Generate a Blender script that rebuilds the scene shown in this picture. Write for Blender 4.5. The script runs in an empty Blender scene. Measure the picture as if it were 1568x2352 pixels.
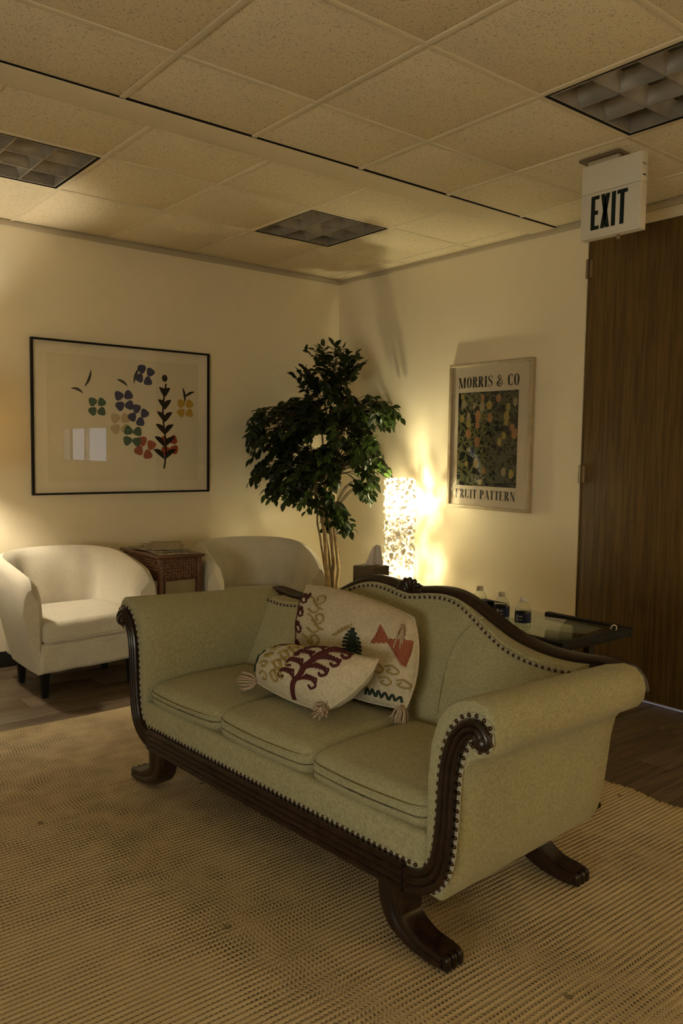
import bpy, math, random
import numpy as np
from mathutils import Matrix, Vector
random.seed(7); rng = np.random.default_rng(7)
D = bpy.data; SC = bpy.context.scene; COL = SC.collection
PI = math.pi; R = math.radians

# ------------------------------------------------------------------ camera
HC = 2.757                                    # ceiling height
CAM = Vector((-4.150, -5.220, HC - 1.366))
def cam_axes(yaw, pitch, roll):
    cy, sy, cp, sp = math.cos(yaw), math.sin(yaw), math.cos(pitch), math.sin(pitch)
    f = Vector((sy * cp, cy * cp, sp)); r = Vector((cy, -sy, 0)); u = r.cross(f)
    return (math.cos(roll) * r + math.sin(roll) * u, -math.sin(roll) * r + math.cos(roll) * u, f)
AX, AY, AF = cam_axes(.678, -.076, .015)
cam = D.cameras.new('camera'); camo = D.objects.new('camera', cam); COL.objects.link(camo)
cam.sensor_fit = 'VERTICAL'; cam.sensor_height = 36; cam.lens = 36 * 1859.2 / 2352; cam.clip_start = .02
camo.matrix_world = Matrix(((AX.x, AY.x, -AF.x, CAM.x), (AX.y, AY.y, -AF.y, CAM.y), (AX.z, AY.z, -AF.z, CAM.z), (0, 0, 0, 1)))
SC.camera = camo
FPX = 1859.2
def ray(px, py): return AX * ((px - 784) / FPX) + AY * ((1176 - py) / FPX) + AF
def at_depth(px, py, d): return CAM + ray(px, py) * d

# ------------------------------------------------------------------ world, daylight, exposure
w = D.worlds.new('world'); SC.world = w; w.use_nodes = True
bg = w.node_tree.nodes['Background']; bg.inputs[0].default_value = (.55, .62, .75, 1); bg.inputs[1].default_value = .02
vs = SC.view_settings
vs.view_transform = 'Standard'; vs.look = 'None'; vs.gamma = 1; vs.use_curve_mapping = False; vs.exposure = 1.32
def area(name, loc, rot, sx, sy, power, col):
    l = D.lights.new(name, 'AREA'); l.shape = 'RECTANGLE'; l.size = sx; l.size_y = sy; l.energy = power; l.color = col
    o = D.objects.new(name, l); COL.objects.link(o); o.location = loc; o.rotation_euler = rot; return o
# daylight entering through the two windows behind the camera (each fills its own opening)
area('daylight_side_window', (.14, -5.55, 1.42), (0, R(90), 0), .48, 1.5, 2.2, (.80, .88, 1))
area('daylight_far_window', (-7.14, -5.6, 1.0), (0, R(-90), 0), 1.1, 1.9, 33, (1, .96, .76))
L_PETAL = 300; L_FLOOR = 360; L_REAR = 1700                        # bulb radiance of the two lit lamps

# ------------------------------------------------------------------ helpers
class G:
    def __init__(s): s.v = []; s.f = []; s.m = []
    def add(s, vs, fs, m=0):
        b = len(s.v); s.v += [tuple(p) for p in vs]; s.f += [tuple(i + b for i in f) for f in fs]; s.m += [m] * len(fs); return s
    def box(s, x0, x1, y0, y1, z0, z1, m=0):
        return s.add([(x0, y0, z0), (x1, y0, z0), (x1, y1, z0), (x0, y1, z0), (x0, y0, z1), (x1, y0, z1), (x1, y1, z1), (x0, y1, z1)],
                     [(0, 3, 2, 1), (4, 5, 6, 7), (0, 1, 5, 4), (1, 2, 6, 5), (2, 3, 7, 6), (3, 0, 4, 7)], m)
    def rbox(s, x0, x1, y0, y1, z0, z1, r=.005, n=5, crown=0, m=0, fn=None):
        c = np.array(((x0 + x1) / 2, (y0 + y1) / 2, (z0 + z1) / 2)); h = np.array(((x1 - x0) / 2, (y1 - y0) / 2, (z1 - z0) / 2)); r = min(r, h.min() * .999)
        def ts(hh):
            k = (hh - r) / hh; a = np.linspace(0, 1, max(2, (n + 1) // 2 + 1)); e = k + (1 - k) * np.tan(a * PI / 4)
            mid = np.linspace(-k, k, max(2, n)) if n > 3 else np.array([-k, k])
            return np.unique(np.round(np.concatenate([-e, mid, e]), 6))
        T = [ts(q) for q in h]; idx = {}; V = []; F = []
        def vid(p):
            key = tuple(np.round(p, 5))
            if key not in idx:
                q = np.array(p) * h; inn = np.clip(q, -(h - r), h - r); d = q - inn; L = np.linalg.norm(d)
                o = inn + (d / L * r if L > 1e-9 else 0)
                if crown:
                    u, v = o[0] / h[0], o[1] / h[1]; o = o + np.array((0, 0, crown * (1 - u * u) * (1 - v * v) * np.sign(o[2]) * (1 if o[2] > 0 else .2)))
                o = o + c
                if fn: o = fn(o)
                idx[key] = len(V); V.append(tuple(o))
            return idx[key]
        for ax in range(3):
            a, b = [(1, 2), (2, 0), (0, 1)][ax]
            for sgn in (-1, 1):
                for i in range(len(T[a]) - 1):
                    for j in range(len(T[b]) - 1):
                        q = []
                        for (ii, jj) in ((i, j), (i + 1, j), (i + 1, j + 1), (i, j + 1)):
                            p = [0, 0, 0]; p[ax] = sgn; p[a] = T[a][ii]; p[b] = T[b][jj]; q.append(vid(p))
                        F.append(tuple(q if sgn > 0 else q[::-1]))
        return s.add(V, F, m)
    def tube(s, pts, rad, n=8, m=0, cap=True, flat=1.0):
        pts = [Vector(p) for p in pts]; k = len(pts); rad = rad if hasattr(rad, '__len__') else [rad] * k; V = []; F = []
        t = (pts[1] - pts[0]).normalized(); up = Vector((0, 0, 1)) if abs(t.z) < .9 else Vector((1, 0, 0)); a = t.cross(up).normalized()
        for i, p in enumerate(pts):
            t = (pts[min(i + 1, k - 1)] - pts[max(i - 1, 0)])
            t = t.normalized() if t.length > 1e-9 else Vector((0, 0, 1))
            a = (a - t * a.dot(t)); a = a.normalized() if a.length > 1e-6 else t.orthogonal().normalized(); b = t.cross(a)
            for j in range(n):
                q = 2 * PI * j / n; V.append(tuple(p + (a * math.cos(q) + b * math.sin(q) * flat) * rad[i]))
        for i in range(k - 1):
            for j in range(n):
                j2 = (j + 1) % n; F.append((i * n + j, i * n + j2, (i + 1) * n + j2, (i + 1) * n + j))
        if cap: F.append(tuple(range(n))[::-1]); F.append(tuple((k - 1) * n + j for j in range(n)))
        return s.add(V, F, m)
    def lathe(s, prof, n=20, c=(0, 0, 0), m=0, fn=None):
        V = []; F = []; k = len(prof)
        for (r, z) in prof:
            for j in range(n):
                q = 2 * PI * j / n; V.append((c[0] + r * math.cos(q), c[1] + r * math.sin(q), c[2] + z))
        for i in range(k - 1):
            for j in range(n):
                j2 = (j + 1) % n; F.append((i * n + j, i * n + j2, (i + 1) * n + j2, (i + 1) * n + j))
        if prof[0][0] > 1e-6: F.append(tuple(range(n))[::-1])
        if prof[-1][0] > 1e-6: F.append(tuple((k - 1) * n + j for j in range(n)))
        return s.add(V, F, m)
    def grid(s, P, m=0, closed_u=False):            # P[i][j] -> point
        nu, nv = len(P), len(P[0]); V = [tuple(p) for row in P for p in row]; F = []
        for i in range(nu - (0 if closed_u else 1)):
            i2 = (i + 1) % nu
            for j in range(nv - 1): F.append((i * nv + j, i2 * nv + j, i2 * nv + j + 1, i * nv + j + 1))
        return s.add(V, F, m)
    def sweep_xz(s, path, sec, y0=0, sn=None, sd=None, m=0):   # planar path (x,z); section points (n,d): n across in-plane, d along y
        k = len(path); V = []; F = []; q = len(sec)
        for i, (x, z) in enumerate(path):
            a = path[max(i - 1, 0)]; b = path[min(i + 1, k - 1)]; tx, tz = b[0] - a[0], b[1] - a[1]; L = math.hypot(tx, tz) or 1; tx /= L; tz /= L
            kn = sn[i] if sn is not None else 1; kd = sd[i] if sd is not None else 1; yy = y0[i] if hasattr(y0, '__len__') else y0
            for (n, d) in sec: V.append((x - tz * n * kn, yy + d * kd, z + tx * n * kn))
        for i in range(k - 1):
            for j in range(q): j2 = (j + 1) % q; F.append((i * q + j, i * q + j2, (i + 1) * q + j2, (i + 1) * q + j))
        F.append(tuple(range(q))[::-1]); F.append(tuple((k - 1) * q + j for j in range(q)))
        return s.add(V, F, m)
    def mesh(s, name, mats, smooth=True):
        me = D.meshes.new(name); me.from_pydata(s.v, [], s.f); mats = mats if isinstance(mats, (list, tuple)) else [mats]
        for mm in mats: me.materials.append(mm)
        if len(mats) > 1: me.polygons.foreach_set('material_index', s.m)
        if smooth: me.polygons.foreach_set('use_smooth', [True] * len(me.polygons))
        me.validate(); me.update(); return me
    def obj(s, name, mats, parent=None, smooth=True, flip=False):
        o = D.objects.new(name, s.mesh(name, mats, smooth)); COL.objects.link(o); o.parent = parent
        if smooth == 'auto': sharp(o)
        return o
def sharp(o, ang=35):
    md = o.modifiers.new('edges', 'EDGE_SPLIT'); md.split_angle = R(ang); return o
def fixn(o):
    import bmesh
    b = bmesh.new(); b.from_mesh(o.data); bmesh.ops.recalc_face_normals(b, faces=b.faces); b.to_mesh(o.data); b.free(); return o
def subs(o, l=1):
    md = o.modifiers.new('sub', 'SUBSURF'); md.levels = l; md.render_levels = l; return o
def inst(name, me, parent=None, loc=(0, 0, 0), rot=None, scale=None, mat=None):
    o = D.objects.new(name, me); COL.objects.link(o); o.parent = parent
    if mat is not None: o.matrix_local = mat
    else:
        o.location = loc
        if rot is not None: o.rotation_euler = rot
        if scale is not None: o.scale = scale
    return o
def tag(o, label, cat, group=None):
    o['label'] = label; o['category'] = cat
    if group: o['group'] = group
    return o
def struct(o): o['kind'] = 'structure'; return o
def stuff(o): o['kind'] = 'stuff'; return o
def empty(name, loc=(0, 0, 0), rz=0):
    o = D.objects.new(name, None); COL.objects.link(o); o.location = loc; o.rotation_euler = (0, 0, rz); o.empty_display_size = .05; return o
def interp(pts, n):                                # Catmull-Rom resample of a polyline
    P = [np.array(p, float) for p in pts]; P = [2 * P[0] - P[1]] + P + [2 * P[-1] - P[-2]]; out = []; segs = len(P) - 3
    for i in range(n):
        t = i / (n - 1) * segs; k = min(int(t), segs - 1); u = t - k; a, b, c, d = P[k:k + 4]
        out.append(.5 * ((2 * b) + (c - a) * u + (2 * a - 5 * b + 4 * c - d) * u * u + (3 * b - 3 * c + d - a) * u ** 3))
    return out
def resample(pts, step):
    P = np.array(pts, float); L = np.concatenate([[0], np.cumsum(np.linalg.norm(np.diff(P, axis=0), axis=1))]); n = max(2, int(round(L[-1] / step)) + 1)
    return [np.array([np.interp(q, L, P[:, k]) for k in range(P.shape[1])]) for q in np.linspace(0, L[-1], n)]

# ------------------------------------------------------------------ materials
def mk(name, col, rough=.6, spec=.3, metal=0, noise=0, nscale=30, col2=None, bump=0, bscale=200, bstretch=None, sheen=0, coat=0, detail=4, trans=0):
    m = D.materials.new(name); m.use_nodes = True; nt = m.node_tree; p = nt.nodes['Principled BSDF']
    p.inputs['Base Color'].default_value = (*col, 1); p.inputs['Roughness'].default_value = rough
    p.inputs['Specular IOR Level'].default_value = spec; p.inputs['Metallic'].default_value = metal
    p.inputs['Sheen Weight'].default_value = sheen; p.inputs['Coat Weight'].default_value = coat
    tc = nt.nodes.new('ShaderNodeTexCoord')
    if noise:
        mp = nt.nodes.new('ShaderNodeMapping'); nt.links.new(tc.outputs['Object'], mp.inputs[0])
        if bstretch: mp.inputs['Scale'].default_value = bstretch
        n = nt.nodes.new('ShaderNodeTexNoise'); n.inputs['Scale'].default_value = nscale; n.inputs['Detail'].default_value = detail; nt.links.new(mp.outputs[0], n.inputs['Vector'])
        rp = nt.nodes.new('ShaderNodeValToRGB'); c2 = col2 or tuple(c * (1 - noise) for c in col)
        rp.color_ramp.elements[0].position = .35; rp.color_ramp.elements[1].position = .65
        rp.color_ramp.elements[0].color = (*c2, 1); rp.color_ramp.elements[1].color = (*col, 1)
        nt.links.new(n.outputs['Fac'], rp.inputs[0]); nt.links.new(rp.outputs[0], p.inputs['Base Color'])
    if bump:
        mp2 = nt.nodes.new('ShaderNodeMapping'); nt.links.new(tc.outputs['Object'], mp2.inputs[0])
        if bstretch: mp2.inputs['Scale'].default_value = bstretch
        n2 = nt.nodes.new('ShaderNodeTexNoise'); n2.inputs['Scale'].default_value = bscale; n2.inputs['Detail'].default_value = 3; nt.links.new(mp2.outputs[0], n2.inputs['Vector'])
        b = nt.nodes.new('ShaderNodeBump'); b.inputs['Strength'].default_value = bump; b.inputs['Distance'].default_value = .003
        nt.links.new(n2.outputs['Fac'], b.inputs['Height']); nt.links.new(b.outputs[0], p.inputs['Normal'])
    return m
def weave(name, col, col2, scale=420, rough=.9, bump=.35, blot=.12, sheen=.15):
    """plain-woven cloth: crossed fine waves plus slubs"""
    m = D.materials.new(name); m.use_nodes = True; nt = m.node_tree; N = nt.nodes.new; L = nt.links.new; p = nt.nodes['Principled BSDF']
    p.inputs['Roughness'].default_value = rough; p.inputs['Specular IOR Level'].default_value = .15; p.inputs['Sheen Weight'].default_value = sheen
    tc = N('ShaderNodeTexCoord'); hs = []
    for st in ((1, .16, .16), (.16, 1, .16), (.16, .16, 1)):
        mp = N('ShaderNodeMapping'); mp.inputs['Scale'].default_value = st; L(tc.outputs['Object'], mp.inputs[0])
        n = N('ShaderNodeTexNoise'); n.inputs['Scale'].default_value = scale; n.inputs['Detail'].default_value = 1; L(mp.outputs[0], n.inputs['Vector']); hs.append(n.outputs['Fac'])
    a = N('ShaderNodeMath'); a.operation = 'ADD'; L(hs[0], a.inputs[0]); L(hs[1], a.inputs[1])
    b = N('ShaderNodeMath'); b.operation = 'ADD'; L(a.outputs[0], b.inputs[0]); L(hs[2], b.inputs[1])
    mr = N('ShaderNodeMapRange'); mr.inputs[1].default_value = 1.25; mr.inputs[2].default_value = 1.75; L(b.outputs[0], mr.inputs[0])
    mx = N('ShaderNodeMix'); mx.data_type = 'RGBA'; mx.inputs[6].default_value = (*col2, 1); mx.inputs[7].default_value = (*col, 1); L(mr.outputs[0], mx.inputs[0])
    big = N('ShaderNodeTexNoise'); big.inputs['Scale'].default_value = 6; L(tc.outputs['Object'], big.inputs['Vector'])
    hv = N('ShaderNodeHueSaturation'); m2 = N('ShaderNodeMapRange'); m2.inputs[1].default_value = .3; m2.inputs[2].default_value = .7; m2.inputs[3].default_value = 1 - blot; m2.inputs[4].default_value = 1 + blot
    L(big.outputs['Fac'], m2.inputs[0]); L(m2.outputs[0], hv.inputs['Value']); L(mx.outputs[2], hv.inputs['Color']); L(hv.outputs[0], p.inputs['Base Color'])
    bp = N('ShaderNodeBump'); bp.inputs['Strength'].default_value = bump; bp.inputs['Distance'].default_value = .002; L(b.outputs[0], bp.inputs['Height']); L(bp.outputs[0], p.inputs['Normal'])
    return m
def glass(name, tint=(1, 1, 1), rough=0, fac=None):
    m = D.materials.new(name); m.use_nodes = True; nt = m.node_tree; nt.nodes.remove(nt.nodes['Principled BSDF']); N = nt.nodes.new; L = nt.links.new
    t = N('ShaderNodeBsdfTransparent'); t.inputs[0].default_value = (*tint, 1); g = N('ShaderNodeBsdfGlossy'); g.inputs['Roughness'].default_value = rough
    lw_ = N('ShaderNodeLayerWeight'); lw_.inputs[0].default_value = .5; pw_ = N('ShaderNodeMath'); pw_.operation = 'POWER'; pw_.inputs[1].default_value = 5; L(lw_.outputs['Facing'], pw_.inputs[0])
    fr = N('ShaderNodeMath'); fr.operation = 'MULTIPLY_ADD'; fr.inputs[1].default_value = .95; fr.inputs[2].default_value = .04; L(pw_.outputs[0], fr.inputs[0])
    mx = N('ShaderNodeMixShader'); L(fr.outputs[0], mx.inputs[0]); L(t.outputs[0], mx.inputs[1]); L(g.outputs[0], mx.inputs[2])
    L(mx.outputs[0], nt.nodes['Material Output'].inputs[0]); return m
def wood(name, c1, c2, stretch=(1, 12, 12), scale=4, rough=.4, spec=.4, bump=.1, coat=0):
    m = D.materials.new(name); m.use_nodes = True; nt = m.node_tree; N = nt.nodes.new; L = nt.links.new; p = nt.nodes['Principled BSDF']
    p.inputs['Roughness'].default_value = rough; p.inputs['Specular IOR Level'].default_value = spec; p.inputs['Coat Weight'].default_value = coat
    tc = N('ShaderNodeTexCoord'); mp = N('ShaderNodeMapping'); mp.inputs['Scale'].default_value = stretch
    oi = N('ShaderNodeObjectInfo'); av = N('ShaderNodeVectorMath'); av.operation = 'ADD'; sc = N('ShaderNodeVectorMath'); sc.operation = 'SCALE'; sc.inputs[3].default_value = 37
    L(oi.outputs['Random'], sc.inputs[0]); L(tc.outputs['Object'], av.inputs[0]); L(sc.outputs[0], av.inputs[1]); L(av.outputs[0], mp.inputs[0])
    n = N('ShaderNodeTexNoise'); n.inputs['Scale'].default_value = scale; n.inputs['Detail'].default_value = 6; n.inputs['Distortion'].default_value = .6; L(mp.outputs[0], n.inputs['Vector'])
    rp = N('ShaderNodeValToRGB'); e = rp.color_ramp.elements; e[0].position = .36; e[1].position = .64; e[0].color = (*c1, 1); e[1].color = (*c2, 1); L(n.outputs['Fac'], rp.inputs[0]); L(rp.outputs[0], p.inputs['Base Color'])
    if bump:
        b = N('ShaderNodeBump'); b.inputs['Strength'].default_value = bump; b.inputs['Distance'].default_value = .002; L(n.outputs['Fac'], b.inputs['Height']); L(b.outputs[0], p.inputs['Normal'])
    return m
M = {}
M['wall'] = mk('painted_wall', (.86, .765, .575), .7, .2, noise=.03, nscale=3, bump=.12, bscale=260)
M['mold'] = mk('tan_moulding', (.50, .43, .32), .6)
M['tile'] = mk('ceiling_tile', (.82, .71, .50), .95, .05, noise=.5, nscale=150, col2=(.44, .36, .26), bump=.6, bscale=150, detail=2)
for n_ in M['tile'].node_tree.nodes:
    if n_.type == 'VALTORGB': n_.color_ramp.elements[0].position = .31; n_.color_ramp.elements[1].position = .41
M['bar'] = mk('grid_bar_paint', (.78, .68, .49), .6, .2)
M['alu'] = mk('brushed_aluminium', (.46, .42, .36), .45, .5, metal=.55, noise=.25, nscale=8)
M['black'] = mk('black_paint', (.010, .009, .008), .6, .2)
M['vinyl'] = mk('black_vinyl', (.016, .015, .014), .5, .3)
M['plank'] = wood('vinyl_plank', (.085, .058, .036), (.17, .12, .075), (1.2, 22, 22), 3, .45, .35, .08)
M['door'] = wood('walnut_veneer', (.080, .045, .013), (.155, .090, .027), (30, 30, 1.3), 2.2, .42, .35, .05)
M['darkwood'] = wood('mahogany', (.010, .0048, .003), (.027, .012, .007), (8, 8, 8), 4, .32, .45, .05, coat=.12)
M['redwood'] = wood('carved_redwood', (.055, .018, .008), (.15, .055, .022), (10, 3, 10), 5, .35, .5, .1, coat=.2)
M['relief'] = mk('carved_relief_wood', (.24, .115, .05), .45, .4, noise=.4, nscale=60)
M['sofa'] = weave('sage_linen', (.435, .405, .245), (.320, .295, .165), 560, .92, .35, .03, .12)
M['gimp'] = mk('pale_gimp', (.50, .46, .34), .9, .1, noise=.4, nscale=300, bump=.5, bscale=400)
M['nail'] = mk('antique_nailhead', (.085, .045, .022), .3, .6, metal=.8)
M['white'] = weave('white_slipcover', (.70, .65, .55), (.62, .57, .47), 520, .95, .2, .03, .1)
M['pil'] = weave('cream_cotton', (.66, .58, .43), (.50, .42, .29), 500, .95, .5, .08, .15)
M['e_plum'] = mk('plum_yarn', (.10, .028, .028), .9, .1, bump=.6, bscale=500)
M['e_gold'] = mk('ochre_yarn', (.40, .29, .10), .9, .1, bump=.6, bscale=500)
M['e_green'] = mk('dark_green_yarn', (.035, .05, .035), .9, .1, bump=.6, bscale=500)
M['e_coral'] = mk('coral_yarn', (.40, .13, .075), .9, .1, bump=.6, bscale=500)
M['e_tassel'] = mk('tassel_yarn', (.60, .45, .32), .95, .1, noise=.3, nscale=200)
M['paper'] = mk('paper', (.74, .66, .50), .6, .2)
M['mat'] = mk('mat_board', (.80, .72, .57), .7, .2)
M['pale'] = mk('pale_wood_frame', (.50, .41, .27), .5, .3, noise=.15, nscale=20)
M['ink'] = mk('ink', (.018, .016, .014), .6, .2)
M['poster'] = mk('poster_paper', (.62, .53, .40), .6, .2)
M['pane'] = glass('picture_glass')
M['table_glass'] = glass('table_glass', (.86, .93, .88))
M['trunk'] = mk('ficus_bark', (.34, .24, .12), .8, .2, noise=.4, nscale=30, bump=.4, bscale=60)
M['pot'] = mk('pot_basket', (.14, .09, .05), .8, .2, noise=.3, nscale=40)
M['soil'] = mk('soil', (.03, .02, .014), .95, .1)
M['exit'] = mk('sign_plastic', (.74, .68, .58), .45, .35)
M['letter'] = mk('sign_letter', (.006, .014, .014), .5, .3)
M['tissue'] = mk('tissue', (.62, .56, .56), .95, .1)
M['boxdark'] = mk('woven_box', (.18, .14, .09), .7, .25, noise=.5, nscale=260, bump=.6, bscale=300)
M['bottle'] = glass('bottle_plastic', (.93, .95, .93))
M['water'] = glass('water', (.95, .97, .96))
M['cap'] = mk('white_cap', (.62, .57, .52), .5, .3)
M['blabel'] = mk('bottle_label', (.012, .018, .085), .5, .3, noise=.2, nscale=30)
M['blabel2'] = mk('bottle_label_print', (.45, .44, .46), .5, .3)
M['hinge'] = mk('hinge_metal', (.28, .22, .14), .35, .5, metal=.8)
def shademat():
    m = D.materials.new('lamp_shade'); m.use_nodes = True; nt = m.node_tree; N = nt.nodes.new; L = nt.links.new; p = nt.nodes['Principled BSDF']
    p.inputs['Base Color'].default_value = (.62, .54, .42, 1); p.inputs['Roughness'].default_value = .9; t = N('ShaderNodeBsdfTranslucent'); t.inputs[0].default_value = (.55, .45, .32, 1)
    mx = N('ShaderNodeMixShader'); mx.inputs[0].default_value = .42; L(p.outputs[0], mx.inputs[1]); L(t.outputs[0], mx.inputs[2]); L(mx.outputs[0], nt.nodes['Material Output'].inputs[0]); return m
M['shade'] = shademat()
M['brass'] = mk('lamp_metal', (.25, .18, .09), .35, .5, metal=.9)

def leafmat(name, col, tr):
    m = D.materials.new(name); m.use_nodes = True; nt = m.node_tree; N = nt.nodes.new; L = nt.links.new; p = nt.nodes['Principled BSDF']
    p.inputs['Roughness'].default_value = .42; p.inputs['Specular IOR Level'].default_value = .35
    oi = N('ShaderNodeObjectInfo'); rp = N('ShaderNodeValToRGB'); e = rp.color_ramp.elements
    e[0].color = (*(c * .65 for c in col), 1); e[1].color = (*(c * 1.45 for c in col), 1); L(oi.outputs['Random'], rp.inputs[0]); L(rp.outputs[0], p.inputs['Base Color'])
    t = N('ShaderNodeBsdfTranslucent'); t.inputs[0].default_value = (*tr, 1); mx = N('ShaderNodeMixShader'); mx.inputs[0].default_value = .3
    L(p.outputs[0], mx.inputs[1]); L(t.outputs[0], mx.inputs[2]); L(mx.outputs[0], nt.nodes['Material Output'].inputs[0]); return m
M['leaf'] = leafmat('ficus_leaf', (.017, .030, .009), (.07, .12, .025))
def petalmat():
    m = D.materials.new('capiz_petal'); m.use_nodes = True; nt = m.node_tree; N = nt.nodes.new; L = nt.links.new; p = nt.nodes['Principled BSDF']
    p.inputs['Base Color'].default_value = (.85, .80, .72, 1); p.inputs['Roughness'].default_value = .4
    t = N('ShaderNodeBsdfTranslucent'); t.inputs[0].default_value = (.55, .52, .50, 1); mx = N('ShaderNodeMixShader'); mx.inputs[0].default_value = .16
    L(p.outputs[0], mx.inputs[1]); L(t.outputs[0], mx.inputs[2]); L(mx.outputs[0], nt.nodes['Material Output'].inputs[0]); return m
M['petal'] = petalmat()
def emit(name, col, s):
    m = D.materials.new(name); m.use_nodes = True; nt = m.node_tree; nt.nodes.remove(nt.nodes['Principled BSDF']); e = nt.nodes.new('ShaderNodeEmission')
    e.inputs[0].default_value = (*col, 1); e.inputs[1].default_value = s; nt.links.new(e.outputs[0], nt.nodes['Material Output'].inputs[0]); return m

def rugmat():
    m = D.materials.new('jute_rug'); m.use_nodes = True; nt = m.node_tree; N = nt.nodes.new; L = nt.links.new; p = nt.nodes['Principled BSDF']
    p.inputs['Roughness'].default_value = .95; p.inputs['Specular IOR Level'].default_value = .08
    tc = N('ShaderNodeTexCoord'); sx = N('ShaderNodeSeparateXYZ'); L(tc.outputs['Object'], sx.inputs[0])
    def math_(op, a, b=None):
        n = N('ShaderNodeMath'); n.operation = op
        for i, q in enumerate((a, b)):
            if q is None: continue
            if isinstance(q, (int, float)): n.inputs[i].default_value = q
            else: L(q, n.inputs[i])
        return n.outputs[0]
    wob = N('ShaderNodeTexNoise'); wob.inputs['Scale'].default_value = 3; L(tc.outputs['Object'], wob.inputs['Vector'])
    row = math_('DIVIDE', math_('ADD', sx.outputs['Y'], math_('MULTIPLY', math_('SUBTRACT', wob.outputs['Fac'], .5), .012)), .0185)
    fr = math_('FRACT', row); fl = math_('FLOOR', row)
    rn = N('ShaderNodeTexWhiteNoise'); rn.noise_dimensions = '1D'; L(fl, rn.inputs['W'])
    bead = math_('FRACT', math_('ADD', math_('DIVIDE', sx.outputs['X'], .0135), math_('MULTIPLY', rn.outputs['Value'], 7)))
    gr = math_('ABSOLUTE', math_('SUBTRACT', fr, .5)); gb = math_('ABSOLUTE', math_('SUBTRACT', bead, .5))
    hole = math_('MULTIPLY', math_('SUBTRACT', gr, .27), math_('SUBTRACT', gb, .16))
    mask = math_('MULTIPLY', math_('GREATER_THAN', gr, .30), math_('GREATER_THAN', gb, .20))
    sm = N('ShaderNodeMapRange'); L(gr, sm.inputs[0]); sm.inputs[1].default_value = .22; sm.inputs[2].default_value = .46
    sb = N('ShaderNodeMapRange'); L(gb, sb.inputs[0]); sb.inputs[1].default_value = .12; sb.inputs[2].default_value = .42
    pat = N('ShaderNodeMapRange'); pat.inputs[1].default_value = .3; pat.inputs[2].default_value = .65; pat.inputs[3].default_value = .45; pat.inputs[4].default_value = 1.1
    bigp = N('ShaderNodeTexNoise'); bigp.inputs['Scale'].default_value = 9; bigp.inputs['Detail'].default_value = 4; L(tc.outputs['Object'], bigp.inputs['Vector']); L(bigp.outputs['Fac'], pat.inputs[0])
    dark = math_('MULTIPLY', math_('MULTIPLY', sm.outputs[0], pat.outputs[0]), math_('ADD', math_('MULTIPLY', sb.outputs[0], .8), .2))
    fib = N('ShaderNodeTexNoise'); fib.inputs['Scale'].default_value = 260; fib.inputs['Detail'].default_value = 3; L(tc.outputs['Object'], fib.inputs['Vector'])
    big = N('ShaderNodeTexNoise'); big.inputs['Scale'].default_value = 2.2; big.inputs['Detail'].default_value = 5; L(tc.outputs['Object'], big.inputs['Vector'])
    mp = N('ShaderNodeMapping'); mp.inputs['Scale'].default_value = (1.2, 40, 1); L(tc.outputs['Object'], mp.inputs[0])
    stk = N('ShaderNodeTexNoise'); stk.inputs['Scale'].default_value = 2; stk.inputs['Detail'].default_value = 3; L(mp.outputs[0], stk.inputs['Vector'])
    c = N('ShaderNodeMix'); c.data_type = 'RGBA'; c.inputs[6].default_value = (.76, .61, .38, 1); c.inputs[7].default_value = (.52, .40, .235, 1); L(stk.outputs['Fac'], c.inputs[0])
    c1 = N('ShaderNodeMix'); c1.data_type = 'RGBA'; L(math_('MULTIPLY', fib.outputs['Fac'], .55), c1.inputs[0]); L(c.outputs[2], c1.inputs[6]); c1.inputs[7].default_value = (.38, .29, .17, 1)
    # woven-in shadow gaps and a few worn dark specks
    sp = N('ShaderNodeTexVoronoi'); sp.inputs['Scale'].default_value = 3.2; L(tc.outputs['Object'], sp.inputs['Vector'])
    speck = math_('LESS_THAN', math_('ADD', sp.outputs['Distance'], math_('MULTIPLY', fib.outputs['Fac'], .03)), .055)
    c2 = N('ShaderNodeMix'); c2.data_type = 'RGBA'; L(math_('MINIMUM', math_('MAXIMUM', math_('MULTIPLY', dark, .95), math_('MULTIPLY', speck, .6)), 1.0), c2.inputs[0]); L(c1.outputs[2], c2.inputs[6]); c2.inputs[7].default_value = (.045, .030, .014, 1)
    L(c2.outputs[2], p.inputs['Base Color'])
    h = math_('SUBTRACT', math_('MULTIPLY', fib.outputs['Fac'], .25), dark)
    b = N('ShaderNodeBump'); b.inputs['Strength'].default_value = .8; b.inputs['Distance'].default_value = .004; L(h, b.inputs['Height']); L(b.outputs[0], p.inputs['Normal'])
    return m
M['rug'] = rugmat()

# ------------------------------------------------------------------ room shell
X0, Y0 = -7.0, -8.0                                 # far corners behind the camera
g = G().box(X0 - .1, .12, Y0 - .1, .12, -.12, -.006); floor = struct(g.obj('floor', M['vinyl'], smooth=False))
PW, PL = .18, 1.22
plank_me = G().rbox(0, PL - .002, 0, PW - .002, -.006, 0, .0012, 1).mesh('plank', M['plank'])
half = {}
ny = int(-Y0 / PW) + 1
for j in range(ny):                                  # planks run along X
    y1 = -j * PW; y0 = max(y1 - PW, Y0); off = (j * .47) % PL
    x = X0 - off
    while x < 0:
        a, b = max(x, X0), min(x + PL, 0)
        if b - a > .02:
            if b - a > PL - .001 and y1 - y0 > PW - .001: me = plank_me
            else:
                key = (round(b - a, 3), round(y1 - y0, 3))
                if key not in half: half[key] = G().rbox(0, b - a - .002, 0, y1 - y0 - .002, -.006, 0, .0012, 1).mesh('plank', M['plank'])
                me = half[key]
            inst('plank', me, floor, (a, y0, 0))
        x += PL

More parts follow.
